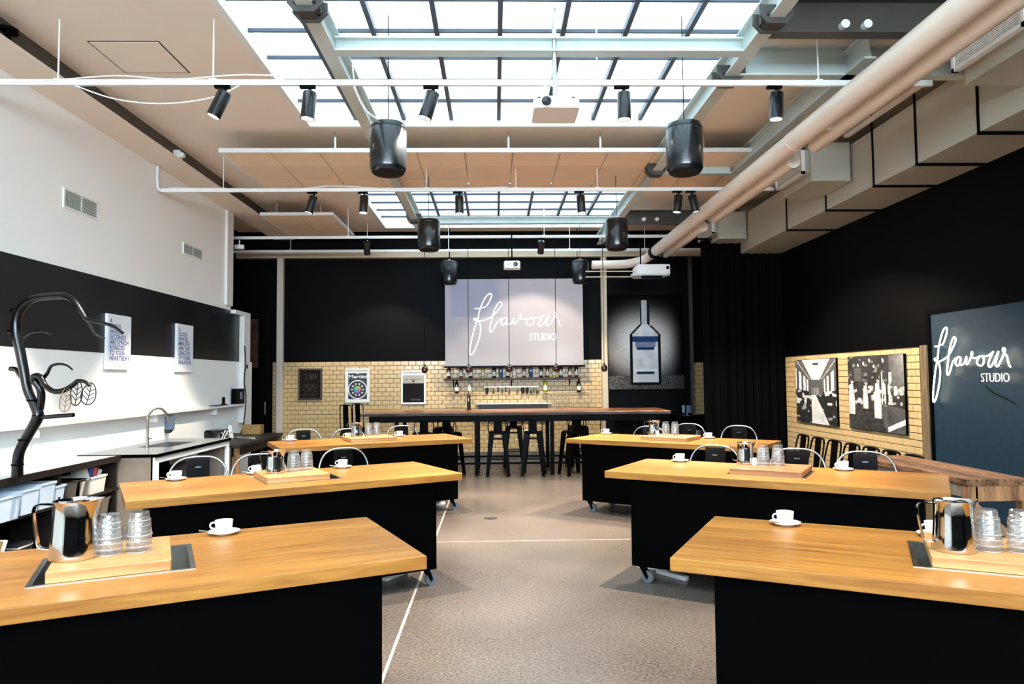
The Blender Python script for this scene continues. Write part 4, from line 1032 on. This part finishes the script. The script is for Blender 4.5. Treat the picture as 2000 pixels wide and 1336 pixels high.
root = thing('beer_tap', 'dark column beer tap standing on the bar table', 'tap', (-.50, 13.55, 1.10))
MB().lathe([(0, 0), (.05, 0), (.05, .012), (.035, .02), (.032, .26), (.036, .28), (0, .30)], 20).build('column', M['gunmetal'], root)
MB().cyl((0, -.03, .24), (0, -.09, .21), .012, n=10).cyl((0, -.09, .215), (0, -.095, .16), .010, n=10).build('spout', M['steel'], root)
MB().cyl((0, -.05, .25), (0, -.07, .36), .009, .014, n=10).build('handle', M['copper'], root)
root = thing('back_counter', 'dark counter with an open shelf beyond the curtain end of the bar', 'counter', (3.62, 14.1, 0))
MB().box(0, 1.0, .0, .55, .86, .90).box(0, .04, 0, .55, 0, .86).box(.96, 1.0, 0, .55, 0, .86).box(.04, .96, .50, .55, 0, .86).box(.04, .96, 0, .5, .5, .53).build('carcass', M['black_matt'], root, smooth=0)
o = MB().rbox(0, .18, 0, .03, 0, .15, .005, n=2).box(.07, .11, .005, .10, -.05, .0).box(.03, .15, .0, .12, -.06, -.05).build('counter_screen', M['soap']); o.location = (3.76, 14.3, .96); tag(o, 'small grey screen on the dark counter by the curtain', 'monitor')
o = MB().rbox(0, .34, 0, .2, 0, .09, .01, n=2).build('steel_container', M['steel']); o.location = (4.0, 14.18, .53); tag(o, 'shallow steel container on the shelf of the dark counter', 'container')

# small bits on the back wall beside the bar
for x, lb in ((-4.56, 'small white security camera on the end of the white wall'),):
    root = thing('security_camera', lb, 'camera', (x, 12.5, 4.0))
    MB().rbox(0, .16, 0, .08, 0, .07, .02, n=3).build('body', M['white_metal'], root); MB().cyl((.08, .04, .07), (.08, .04, .16), .012, n=8).build('mount', M['white_metal'], root)
root = thing('ceiling_bracket', 'black bracket fixed between the white wall beam and the ceiling', 'bracket', (-4.11, 6.0, 4.585))
MB().cyl((0, 0, 0), (0, 0, .07), .025, n=12).lathe([(0, .07), (.08, .07), (.08, .10), (0, .105)], 18).build('post', M['black_metal'], root)
root = thing('junction_box', 'small white junction box on the wall beam above the middle track', 'junction box', (-4.13, 9.2, 4.585))
MB().rbox(-.05, .06, 0, .10, 0, .10, .01, n=2).build('case', M['white_metal'], root); MB().rbox(.06, .10, .02, .09, .02, .07, .005, n=2).build('cover', M['white_metal'], root)
o = MB().tube(smooth_path([(XL+.03, 9.46, 4.55), (XL+.03, 9.46, 4.35), (XL+.05, 9.46, 4.24), (XL+.13, 9.46, 4.22)], 5), .02, 10).build('conduit_bend', M['white_metal']); tag(o, 'white conduit bend joining the middle track to the wall beam', 'conduit')
o = MB().box(XL, XL+.045, 11.92, 12.2, 2.95, 4.55).build('wall_trunking', M['white_metal'], smooth=0, bevel=.01); tag(o, 'white vertical trunking at the end of the white wall', 'trunking')

# ---------------------------------------------------------------- left wall fittings
def vent(label, y0, y1, z0, z1):
    root = thing('wall_vent', label, 'air vent', (XL, y0, z0), 0, 'vents in the white wall')
    D_, Hh = y1-y0, z1-z0
    MB().box(0, .015, 0, D_, 0, .02).box(0, .015, 0, D_, Hh-.02, Hh).box(0, .015, 0, .02, .02, Hh-.02).box(0, .015, D_-.02, D_, .02, Hh-.02).box(0, .014, D_/2-.006, D_/2+.006, .02, Hh-.02).build('frame', M['white_metal'], root, smooth=0)
    MB().box(0, .003, .02, D_-.02, .02, Hh-.02).build('backing', M['steel'], root, smooth=0)
    n = 9; a = None
    for i in range(n):
        if a is None: a = q = MB().box(-.006, .006, .02, D_-.02, -.004, .004).build('slat', M['beam_grey'], root, smooth=0)
        else: q = a.copy(); COL.objects.link(q)
        q.location = (.008, 0, .02+(Hh-.04)*(i+.5)/n); q.rotation_euler = (0, .6, 0)
vent('nearer slatted air vent high in the white wall', 7.46, 8.11, 3.512, 3.724)
vent('farther slatted air vent high in the white wall', 10.32, 10.99, 3.53, 3.70)
def sign(label, y0, y1, z0, z1, lines, widths):
    root = thing('text_canvas', label, 'sign', (XL+.005, y0, z0))
    D_, Hh = y1-y0, z1-z0
    MB().box(0, .035, 0, D_, 0, Hh).build('canvas', M['canvas'], root, smooth=0, bevel=.003)
    T = Matrix.Rotation(PI/2, 4, 'Z') @ Matrix.Rotation(PI/2, 4, 'X')
    for i, s in enumerate(lines):
        zz = Hh-.105-i*(Hh-.15)/8.0
        text('lettering', s, .078, M['blue_ink'], root, TR((.0362, .045, zz)) @ T, .0006, width=widths[i], bold=.0008)
sign('white canvas lettered about seconds and heartbeat, behind the tree branch', 8.30, 8.83, 1.83, 2.478,
     ['A', 'CLOCK', 'WHOSE', 'SECONDS', 'ARE SYNCH', 'RONIZED', 'TO YOUR', 'HEARTBEAT'], [.05, .25, .27, .36, .42, .33, .33, .44])
sign('white canvas lettered about minutes and breaths, farther along the band', 10.10, 10.63, 1.816, 2.50,
     ['A', 'CLOCK', 'WHOSE', 'MINUTES', 'ARE THE', 'LENGTHS', 'OF YOUR', 'BREATHS'], [.05, .27, .30, .36, .36, .38, .38, .40])
root = thing('long_wall_shelf', 'long narrow white shelf along the white wall above the sink', 'shelf', (XL, 2.0, 1.255))
MB().box(0, .13, 0, 10.6, 0, .035).build('board', M['white_metal'], root, smooth=0)
for y in (2.5, 5.0, 7.4, 9.4): MB().box(0, .10, y, y+.02, -.10, 0).build('bracket', M['white_metal'], root, smooth=0)
root = thing('router_box', 'black router box with cables at the end of the wall shelf', 'router', (XL+.01, 12.25, 1.29))
MB().rbox(0, .12, 0, .32, 0, .26, .01, n=2).build('case', M['black_metal'], root); MB().box(.12, .123, .08, .2, .08, .2).build('panel', M['soap'], root, smooth=0)
o = MB().tube(smooth_path([(XL+.1, 12.62, 2.3), (XL+.11, 12.66, 2.0), (XL+.10, 12.62, 1.7), (XL+.12, 12.65, 1.45), (XL+.14, 12.6, 1.30), (XL+.25, 12.2, 1.0), (XL+.3, 11.9, .82)], 6), .009, 6).build('power_cable', M['black_metal']); tag(o, 'tangled black cable running down beside the router box', 'cable')
root = thing('desk_phone', 'small black phone handset on the wall shelf by the router', 'phone', (XL+.02, 11.75, 1.29))
MB().rbox(0, .09, 0, .08, 0, .02, .01, n=2).box(.02, .06, .02, .05, .02, .13).build('handset', M['black_metal'], root)
MB().box(0, .1, -.45, -.12, 0, .012).build('tray', M['black_metal'], root, smooth=0)
root = thing('soap_dispenser', 'blue grey soap dispenser on the white wall by the tap', 'soap dispenser', (XL, 9.83, .98))
MB().rbox(0, .10, 0, .12, .05, .25, .03, n=4, top=.02).build('body', M['soap'], root); MB().loft([[(.0, .03, 0), (.05, .03, 0), (.05, .09, 0), (0, .09, 0)], [(0, .0, .06), (.09, .0, .06), (.09, .12, .06), (0, .12, .06)]]).build('nozzle', M['magazine'], root, smooth=0)
root = thing('wall_socket', 'small black switch on the white trunking above the router', 'switch', (XL+.09, 12.75, 1.9))
MB().box(0, .01, 0, .05, 0, .07).build('plate', M['black_metal'], root, smooth=0)

# ---------------------------------------------------------------- bench with open shelves under the tree
root = thing('shelf_bench', 'long low bench with pale top and open dark shelves along the white wall', 'bench', (XL, 3.2, 0))
D_ = 7.78-3.2; X1 = .48
MB().box(0, X1, 0, D_, .86, .895).build('top', M['bench_top'], root, smooth=0)
MB().box(X1-.012, X1+.004, 0, D_, .84, .90).build('front_edge', M['dark_wood'], root, smooth=0)
MB().box(0, X1-.01, 0, D_, .535, .56).build('shelf', M['dark_wood'], root, smooth=0)
MB().box(0, X1-.01, 0, D_, .12, .15).build('shelf', M['dark_wood'], root, smooth=0)
MB().box(0, .02, 0, D_, .0, .86).build('back_panel', M['black_matt'], root, smooth=0)
for y in (0, 1.5, 2.45, 3.55, D_-.04): MB().box(0, X1-.03, y, y+.035, 0, .86).build('divider', M['dark_wood'], root, smooth=0)
def tub(label, y0, y1, z0, h, dx=.0, mat_='plastic', depth=.36):
    root = thing('storage_tub', label, 'container', (XL+X1-.02-depth+dx, y0, z0), 0, 'tubs on the bench shelves')
    D2 = y1-y0
    def rc(g, z): return [(g, g, z), (depth-g, g, z), (depth-g, D2-g, z), (g, D2-g, z)]
    MB().loft([rc(.016, 0), rc(.0, h), rc(.005, h), rc(.02, .006)], True).build('body', M[mat_], root, smooth=0)
    o = MB().ring((-.008, depth+.008, -.008, D2+.008), (.004, depth-.004, .004, D2-.004), h-.014, h+.003).build('rim', M[mat_], root, smooth=0)
tub('large frosted tub nearest the camera on the bench shelf', 5.72, 6.10, .56, .20, .08)
tub('frosted tub with crumpled bags, second on the bench shelf', 6.16, 6.40, .56, .21, .04)
tub('tall frosted tub, third on the bench shelf', 6.44, 6.66, .56, .225, .02)
tub('pale narrow tub holding brown spheres', 6.70, 6.84, .56, .17)
tub('steel tub beside the pale narrow tub', 6.88, 7.04, .56, .175, 0, 'steel')
tub('glossy steel canister tub on the bench shelf', 7.08, 7.24, .56, .17, 0, 'chrome')
tub('white tub stuffed with packets, last on the bench shelf', 7.28, 7.55, .56, .17, 0, 'paper')
tub('square steel pan on the lower bench shelf', 7.28, 7.62, .32, .17, 0, 'chrome')
for i in range(8):
    o = MB().lathe([(0, -.02), (.014, -.014), (.02, 0), (.014, .014), (0, .02)], 10).build('brown_ball', M['card'])
    o.location = (XL+.17+.28*hsh(i, 2), 6.725+.09*hsh(i, 5), .7+.03*(i % 2)+.02); tag(o, 'small brown ball heaped in the pale narrow tub', 'ball', 'brown balls in the narrow tub')
for i, (mt, y, z, lb) in enumerate((('paper', 7.34, .73, 'white folded packet'), ('blue', 7.40, .74, 'blue packet'), ('red', 7.47, .74, 'red packet'), ('paper', 7.52, .72, 'crumpled white packet'))):
    o = MB().rbox(-.10, .06, -.02, .02, -.03, .08, .015, n=2).build('packet', M[mt]); o.location = (XL+.34, y, z); o.rotation_euler = (.25-.2*i, .2*i-.2, .2*i); tag(o, lb + ' poking out of the last tub on the bench shelf', 'packet')
for i in range(3):
    mb = MB().lathe([(0, 0), (.036, 0), (.038, .006), (.038, .18), (.018, .24), (.014, .255), (.014, .30), (0, .302)], 16, Matrix.Rotation(PI/2, 4, 'Y'))
    o = mb.build('wine_bottle', M['wine']); o.location = (XL+.14, 6.98+.1*(i % 2)+.08*(i // 2), .36+(.075 if i == 2 else 0)); tag(o, 'dark bottle lying on its side on the lower bench shelf, %s' % ('nearer one', 'farther one', 'topmost')[i], 'bottle', 'bottles lying under the bench')
box_ = MB().box(0, .30, 0, .8, 0, .15)
o = MB().box(XL+.05, XL+.46, 6.72, 7.7, .15, .318).build('riser_block', M['dark_wood'], smooth=0, loc=(XL+.05, 6.72, .15)); tag(o, 'dark wooden riser block on the lowest bench shelf', 'block')
MG = [('paper', 5.05, .0), ('magazine', 5.10, 0), ('paper', 5.16, 0), ('card', 5.24, 0)]
for i, (mt, y, tl) in enumerate((('card', 5.72, .5), ('paper', 5.80, .5), ('card', 5.88, .5), ('paper', 5.94, .5))):
    o = MB().rbox(0, .30, 0, .025, 0, .26, .004, n=1).build('book', M[mt]); o.location = (XL+.15, y, .16); o.rotation_euler = (-tl, 0, 0); tag(o, '%s book leaning on the lowest bench shelf, %s of the row' % (('tan', 'white', 'tan', 'white')[i], ('first', 'second', 'third', 'last')[i]), 'book', 'books leaning under the bench')
for i in range(9):
    o = MB().rbox(0, .30, 0, .22, 0, .016, .004, n=1).build('magazine', M[('magazine', 'paper', 'magazine')[i % 3]]); o.location = (XL+.12+.02*hsh(i, 1), 6.2+.03*hsh(i, 9), .151+.0165*i); o.rotation_euler = (0, 0, .15*(hsh(i, 4)-.5)); tag(o, 'magazine in the flat stack on the lowest bench shelf, %s from the bottom' % ('first', 'second', 'third', 'fourth', 'fifth', 'sixth', 'seventh', 'eighth', 'ninth')[i], 'magazine', 'magazines stacked under the bench')

# ---------------------------------------------------------------- black metal tree
root = thing('branch_sculpture', 'black metal tree with curving branches standing on the bench', 'sculpture', (-4.0, 6.1, .9))
def tpx(x, y): return ((x-33)*.004386, 0, (928-y)*.004386)   # silhouette measured against the bench at the tree's distance
def br(name, pts, rs, dy=0.0, n=10):
    P = [Vector(tpx(*p)) for p in pts]
    for i, p in enumerate(P): p.y = dy*i/max(1, len(P)-1)
    Q = smooth_path(P, 4); R2 = []
    for i in range(len(Q)):
        t = i/(len(Q)-1)*(len(rs)-1); a = min(int(t), len(rs)-2); R2.append((rs[a]+(rs[a+1]-rs[a])*(t-a))*.004386)
    return MB().tube(Q, R2, n).build(name, M['black_gloss'], root, smooth=60)
br('trunk', [(33,928),(33,900),(37,878),(52,848),(66,822),(69,808),(60,788),(48,762),(40,725),(32,688),(24,652),(24,628),(34,603),(54,588),(82,583),(114,582)], [10,9.5,9,10.5,8.5,8.5,9,9,8,7,6.5])
br('branch', [(112,582),(130,590),(148,612),(160,628),(185,634),(212,642),(224,650),(233,656)], [6.5,6,4,3.5,3,2.4], -.05)
br('branch', [(158,626),(166,645),(174,659),(187,664)], [4,3,2,1.5], .05)
br('branch', [(36,664),(52,654),(76,651),(92,655),(105,658)], [3,2.4,2,1.6,1.4], -.08)
br('branch', [(22,655),(10,650),(-6,648)], [5,4.5,4], .1)
br('branch', [(20,612),(8,610),(-4,608)], [3,6,7], .14)
br('branch', [(42,742),(30,735),(16,724),(0,722)], [6,6,5,5], .1)
br('branch', [(72,800),(76,775),(73,758),(64,745),(66,738),(78,738),(90,755),(108,766),(128,764),(146,754),(156,747),(170,748),(180,756)], [7,7,6.5,7,6,5,5,5,4.5,3.5,3], -.12)
br('branch', [(76,742),(86,732),(95,718),(112,714),(128,717),(140,725)], [4,3.2,2.6,2.2,1.6], -.06)
br('branch', [(72,816),(100,814),(143,811)], [4,4,4], -.05)
for c in [x for x in COL.objects if x.parent == root and x.name.startswith('trunk')]:
    for i, (x, y, r) in enumerate(((33, 905, 10.2), (45, 858, 10.6), (69, 812, 9.6), (58, 783, 9.6))):
        MB().lathe([(r*.00438, -.008), (r*.0047, -.004), (r*.0047, .004), (r*.00438, .008)], 14, TR(tpx(x, y)), caps=False).build('weld_ring', M['black_metal'], c)
def leaf(label, cx, cy, w_, h_, tilt, col):
    x, y, z = tpx(cx, cy); root = thing('leaf_ornament', label, 'ornament', (-4.0+x, 6.1-.1, .9+z), 0, 'wire leaves on the metal tree')
    w_, h_ = w_*.004386/2, h_*.004386/2
    T = Matrix.Rotation(tilt, 4, 'Y')
    loop = [(w_*math.sin(a)*(1-.18*math.cos(a)), 0, -h_*math.cos(a)*-1) for a in [2*PI*i/24 for i in range(24)]]
    MB().tube(loop, .0045, 6, closed=True, T=T).build('rim', M[col], root)
    vn_ = MB().tube([(0, 0, h_), (.1*w_, 0, 0), (0, 0, -h_)], .0035, 6, T=T)
    for s in (-.5, -.1, .3):
        vn_.tube([(.05*w_, 0, h_*(s-.1)), (.75*w_, 0, h_*(s+.28))], .003, 5, T=T).tube([(.05*w_, 0, h_*(s-.1)), (-.75*w_, 0, h_*(s+.28))], .003, 5, T=T)
    vn_.build('vein', M[col], root)
leaf('copper coloured wire leaf, lowest on the tree branch', 134, 782, 21, 46, .12, 'copper')
leaf('dark wire leaf hanging in the middle of the three', 154, 769, 22, 48, .10, 'gunmetal')
leaf('dark wire leaf hanging at the branch tip', 177, 771, 27, 42, .22, 'gunmetal')

# ---------------------------------------------------------------- sink counter and wooden bench beyond
root = thing('sink_counter', 'kitchen sink counter with dark edged grey top and plaster end panels', 'counter', (XL, 7.82, 0))
D_ = 9.98-7.82; X1 = -3.655-XL
top = MB().ring((0, X1, 0, D_), (.20, .60, .85, 1.65), .872, .90); top.build('worktop', plain('grey_worktop', srgb(150, 152, 152), .16, spec=.6), root, smooth=0)
MB().box(X1, X1+.006, -.004, D_+.004, .866, .901).build('front_edge', M['black_matt'], root, smooth=0)
MB().box(0, X1, -.006, 0, .866, .901).build('side_edge', M['black_matt'], root, smooth=0)
MB().ring((.20, .60, .85, 1.65), (.215, .585, .865, 1.635), .70, .895).box(.20, .60, .85, 1.65, .69, .70).build('basin', M['steel'], root, smooth=0)
MB().box(.02, X1-.04, .0, .045, 0, .872).build('end_panel', M['plaster'], root, smooth=0)
MB().box(X1-.06, X1-.02, .0, .10, 0, .872).box(X1-.06, X1-.02, D_-.06, D_, 0, .872).box(X1-.06, X1-.02, .10, D_-.06, .80, .872).build('front_frame', M['white_wall'], root, smooth=0)
MB().box(.02, X1-.06, D_-.04, D_, 0, .872).build('end_panel', M['plaster'], root, smooth=0)
MB().box(.0, .03, .045, D_-.04, 0, .872).box(.03, X1-.1, .045, D_-.04, .35, .38).build('inner_shelf', M['black_matt'], root, smooth=0)
root = thing('kitchen_tap', 'brushed steel gooseneck tap over the sink', 'tap', (XL+.30, 8.74, .90))
P = [(0, 0, 0), (0, 0, .30), (.0, .005, .36), (.02, .04, .42), (.05, .10, .455), (.08, .17, .45), (.10, .24, .40), (.115, .285, .33)]
MB().lathe([(0, 0), (.028, 0), (.028, .02), (.018, .025), (.018, .12), (0, .12)], 16).build('base', M['steel'], root)
MB().tube(smooth_path(P, 5), .0145, 12).build('spout', M['steel'], root)
MB().tube([(.115, .285, .335), (.125, .305, .29)], .018, 12).build('nozzle', M['steel'], root)
MB().cyl((.0, .015, .09), (.02, .07, .10), .008, n=10).build('lever', M['steel'], root)
root = thing('wooden_side_bench', 'dark rustic wooden bench beyond the sink counter', 'bench', (XL, 10.02, 0))
MB().prism([(0, 0), (.95, 0), (.97, .5), (.93, 1.1), (.96, 1.7), (.9, 2.2), (0, 2.25)], .755, .80).build('top', M['dark_wood'], root, smooth=0, bevel=.005)
for y in (.08, 2.05):
    for x in (.08, .82): MB().box(x, x+.08, y, y+.08, 0, .755).build('leg', M['rustic_leg'], root, smooth=0)
MB().box(.80, .84, .08, 2.13, .62, .755).build('rail', M['dark_wood'], root, smooth=0)
o = MB().rbox(0, .30, 0, .20, 0, .15, .006, n=2).build('wooden_box', M['card']); o.location = (XL+.3, 11.95, .80); tag(o, 'small light wooden box at the far end of the side bench', 'box')
root = thing('patterned_box', 'black and white geometric box on the side bench by the sink', 'box', (XL+.22, 10.6, .80))
MB().rbox(0, .25, 0, .34, 0, .16, .02, n=2, top=.03).build('body', M['black_gloss'], root)
for a, b_ in (((.252, .0, .02), (.252, .17, .15)), ((.252, .17, .15), (.252, .34, .03)), ((.252, .05, .0), (.252, .30, .14)), ((.252, .02, .13), (.252, .22, .0))): MB().cyl(a, b_, .007, n=6).build('line', M['poster_white'], root)
root = thing('tent_card', 'small standing card in a clear holder on the side bench', 'card', (XL+.42, 11.1, .80))
MB().box(0, .006, 0, .14, 0, .20, Matrix.Rotation(-.15, 4, 'Y')).build('holder', M['canvas'], root, smooth=0); MB().box(.007, .008, .03, .11, .07, .10, Matrix.Rotation(-.15, 4, 'Y')).build('print', M['beige_metal'], root, smooth=0)
o = MB().rbox(0, .32, 0, .24, 0, .02, .01, n=2).build('flat_laptop', M['steel']); o.location = (XL+.52, 11.0, .80); tag(o, 'closed thin silver laptop on the side bench', 'laptop')

# ---------------------------------------------------------------- right wall: pictures, neon panel
def old_photo(label, y0, y1, z0, z1, fn, nx, ny):
    root = thing('wall_photo', label, 'picture', (XR-.063, (y0+y1)/2, z0), -PI/2)
    W, Hh = y1-y0, z1-z0
    MB().box(-W/2, W/2, -.03, 0, 0, Hh).build('panel', M['black_metal'], root, smooth=0)
    paint('photograph', W-.012, Hh-.012, nx, ny, fn, M['print'], root, TR((0, -.031, Hh/2)))
    return root
def ph1(u, v):
    # one-point perspective of an old workshop hall
    vx, vy = .52, .56; dx, dy = u-vx, v-vy; d = max(abs(dx)/.5, abs(dy)/.5); n = .6+.5*vn(u*26, v*26)
    if abs(dx) < .17 and abs(dy) < .12:
        return .06+.35*(math.cos(u*120) > .2)*(dy < .0 and abs(dx) < .1)+.05*n
    if dy > .12*0 and dy > abs(dx)*.85:
        c = .75-.3*abs(dx)
        if .80 < v < .90 and abs(dx) < .22*(v-.5)*2.2: c = .95
        if .91 < v < .94 and abs(dx) < .07: c = .03
        if abs(abs(dx)/dy-.95) < .16: c = .12
        return max(.0, c*(.85+.15*n))
    if dy > -.08+.1*abs(dx):
        s = abs(dx)/.5; k = math.log(max(s, .05))*9
        c = .75*(math.sin(k*2.2) > -.25)*(dy < .62*abs(dx)) + .12
        return c*n
    # floor with benches
    aisle = abs(dx+.10+.35*dy) < .16*(-dy)*2.2+.015
    if aisle: return (.50+.4*vn(u*9, v*9))*(.7+.3*n)
    t = vn(u*16+2, v*22); c = .03
    if v > .3 and t > .62: c = .75
    elif t > .75: c = .35
    return c*n
def ph2(u, v):
    n = .7+.5*vn(u*34, v*40); c = .02+.03*vn(u*8, v*8)
    if v > .66:
        c += .20*sstep(.62, .8, vn(u*17, v*24))*(u < .72)
        if .12 < u < .26 and .66 < v < .84: c = .10+.03*math.cos(v*160)
        if any(math.hypot((u-a_)*1.2, (v-b_)*.8) < .02 for a_, b_ in ((.2,.88),(.50,.86),(.66,.93),(.42,.94),(.31,.90))): c = .75
    if u > .76 and v > .52+.25*(u-.76): c = .10+.22*(u-.76)/.24*(v-.5)*2
    if v < .33-.05*u: c = .015+.05*vn(u*24, v*26)
    if u > .60+.35*(.26-v) and v < .36-.12*(u-.6): c = .05+.07*vn(u*12, v*6)
    if u > .72 and abs(v-(.045+.42*(u-.74))) < .017*(1+u): c = .85  # diagonal reflection streak painted into the print
    for cx, w_, b_, t in ((.06, .060, .20, .62), (.33, .046, .29, .60), (.55, .060, .17, .63)):
        ww = w_*(1-.45*sstep(.36, .64, v))
        if b_ < v < t: c = max(c, (.78-.25*vn(u*40, v*7))*sstep(ww+.012, ww-.008, abs(u-cx)))
        d = math.hypot((u-cx-.015)*1.25, v-t-.035)
        if d < .036: c = .10 if v > t+.045 else .42
        if abs(v-(.50+.3*(u-cx))) < .022 and 0 < u-cx < .11: c = .5
    if .62 < u < .82 and .36 < v < .78: c = max(c, .75*sstep(.50, .62, vn(u*38, v*7))*(.6+.4*vn(u*60, v*40)))
    if .34 < v < .60: c = max(c, .5*sstep(.56, .72, vn(u*20+5, v*24)))
    if u > .83 and .46 < v < .60: c = max(c, .5*sstep(.4, .6, vn(u*12, v*16)))
    return max(.0, min(1.0, c*n))
old_photo('smaller old black and white photo of a workshop hall on the tiles', 10.35, 11.76, .93, 1.945, ph1, 84, 104)
old_photo('larger old black and white photo of people in white aprons', 8.61, 10.0, .945, 1.945, ph2, 96, 112)
root = thing('sign_backboard', 'dark glossy panel carrying the neon sign on the black wall', 'panel', (XR-.02, 8.2, 0))
MB().box(-.02, 0, -4.6, 0, .0, 2.40).build('sheet', M['glass_panel'], root, smooth=0)
MB().box(-.035, 0, -.07, .0, 0, 2.44).box(-.035, 0, -4.6, -.07, 2.38, 2.44).build('frame', M['black_metal'], root, smooth=0)
root = thing('neon_sign', 'glowing white neon handwriting sign on the dark glossy panel', 'neon sign', (XR-.04, 8.05, 1.37))
S_ = .001045
nb = MB()
def nmap(p): return (-.055, -(p[0]-378)*S_, (1085-p[1])*S_)
for s_ in STROKES: nb.tube(smooth_path([nmap(p) for p in s_], 5), .0085, 8)
nb.build('tube', M['neon'], root)
T = TR((-.055, -(1160-378)*S_, .235)) @ Matrix.Rotation(-PI/2, 4, 'Z') @ FACE_FRONT
text('lettering', 'STUDIO', .13, M['neon'], root, T, .002, width=.40, bold=-.003)
for p in ((590, 470), (660, 700), (450, 900), (830, 690), (1130, 690), (1400, 700)):
    q = nmap(p); MB().cyl((-.05, q[1], q[2]), (0, q[1], q[2]), .006, n=8).build('standoff', M['hoop'], root)
MB().tube(smooth_path([(-.02, -.0, .42), (-.012, .1, .5), (-.012, .13, .55)], 5), .005, 6).build('wire', M['black_metal'], root)
MB().tube(smooth_path([(-.04, -.85, .2), (-.02, -.95, .12), (-.02, -1.1, .08), (-.02, -1.25, .02)], 5), .005, 6).build('wire', M['black_metal'], root)

# ---------------------------------------------------------------- row of low-back chairs against the tiles
def low_chair():
    root = thing('low_back_chair', 'x', 'chair')
    h = .45
    MB().rbox(-.18, .18, -.18, .18, h-.025, h, .05, n=4, top=.008).build('seat', M['black_metal'], root)
    for sx in (-1, 1):
        for sy in (-1, 1):
            MB().loft([[(sx*.155+a*.03, sy*.155+b_*.03, h-.02) for a, b_ in ((-1,-1),(1,-1),(1,1),(-1,1))], [(sx*.185+a*.014, sy*.19+b_*.014, .0) for a, b_ in ((-1,-1),(1,-1),(1,1),(-1,1))]]).build('leg', M['black_metal'], root, smooth=0)
    P = [(-.20, .13, h-.06), (-.20, .16, h+.10), (-.185, .20, h+.30), (-.165, .215, h+.375), (-.12, .22, h+.40), (.12, .22, h+.40), (.165, .215, h+.375), (.185, .20, h+.30), (.20, .16, h+.10), (.20, .13, h-.06)]
    MB().tube(smooth_path(P, 4), .012, 8).build('back_frame', M['black_metal'], root)
    MB().loft([[(-.075, .165, h-.02), (.075, .165, h-.02), (.075, .172, h-.02), (-.075, .172, h-.02)], [(-.085, .218, h+.40), (.085, .218, h+.40), (.085, .225, h+.40), (-.085, .225, h+.40)]]).build('backrest', M['black_metal'], root, smooth=0)
    return root
KL = Kind(low_chair())
for i, y in enumerate((9.92, 9.46, 9.0, 8.55, 8.12, 7.70, 7.28)):
    KL.put((4.09, y, 0), -PI/2, 'low-backed black metal chair by the tiled panel, %s from the curtain' % ('first', 'second', 'third', 'fourth', 'fifth', 'sixth', 'seventh')[i], 'row of low-backed chairs by the tiles')

# ---------------------------------------------------------------- rustic work table by the neon sign
root = thing('rustic_table', 'rough wooden work table with thick legs before the neon sign', 'table', (3.57, 5.36, 0))
tp = [(.0, .0), (.03, .6), (.0, 1.2), (.03, 1.7), (.50, 1.68), (.52, .9), (.50, .0)]
MB().prism(tp, .835, .886).build('top', M['rustic'], root, smooth=0, bevel=.006)
for x in (.02, .43): MB().box(x, x+.05, .06, 1.64, .74, .835).build('side_rail', M['grey_wood'], root, smooth=0)
for y in (.01, 1.6): MB().box(.07, .43, y, y+.05, .72, .835).build('end_rail', M['rustic_leg'], root, smooth=0)
for x in (.0, .42):
    for y in (.01, 1.58): MB().box(x+.01, x+.09, y, y+.08, 0, .835).build('leg', M['rustic_leg'], root, smooth=0, bevel=.004)
MB().box(-.03, .03, -.02, .02, -.28, .28, TR((.25, .04, .52)) @ Matrix.Rotation(-.85, 4, 'Y')).build('brace', M['rustic_leg'], root, smooth=0)
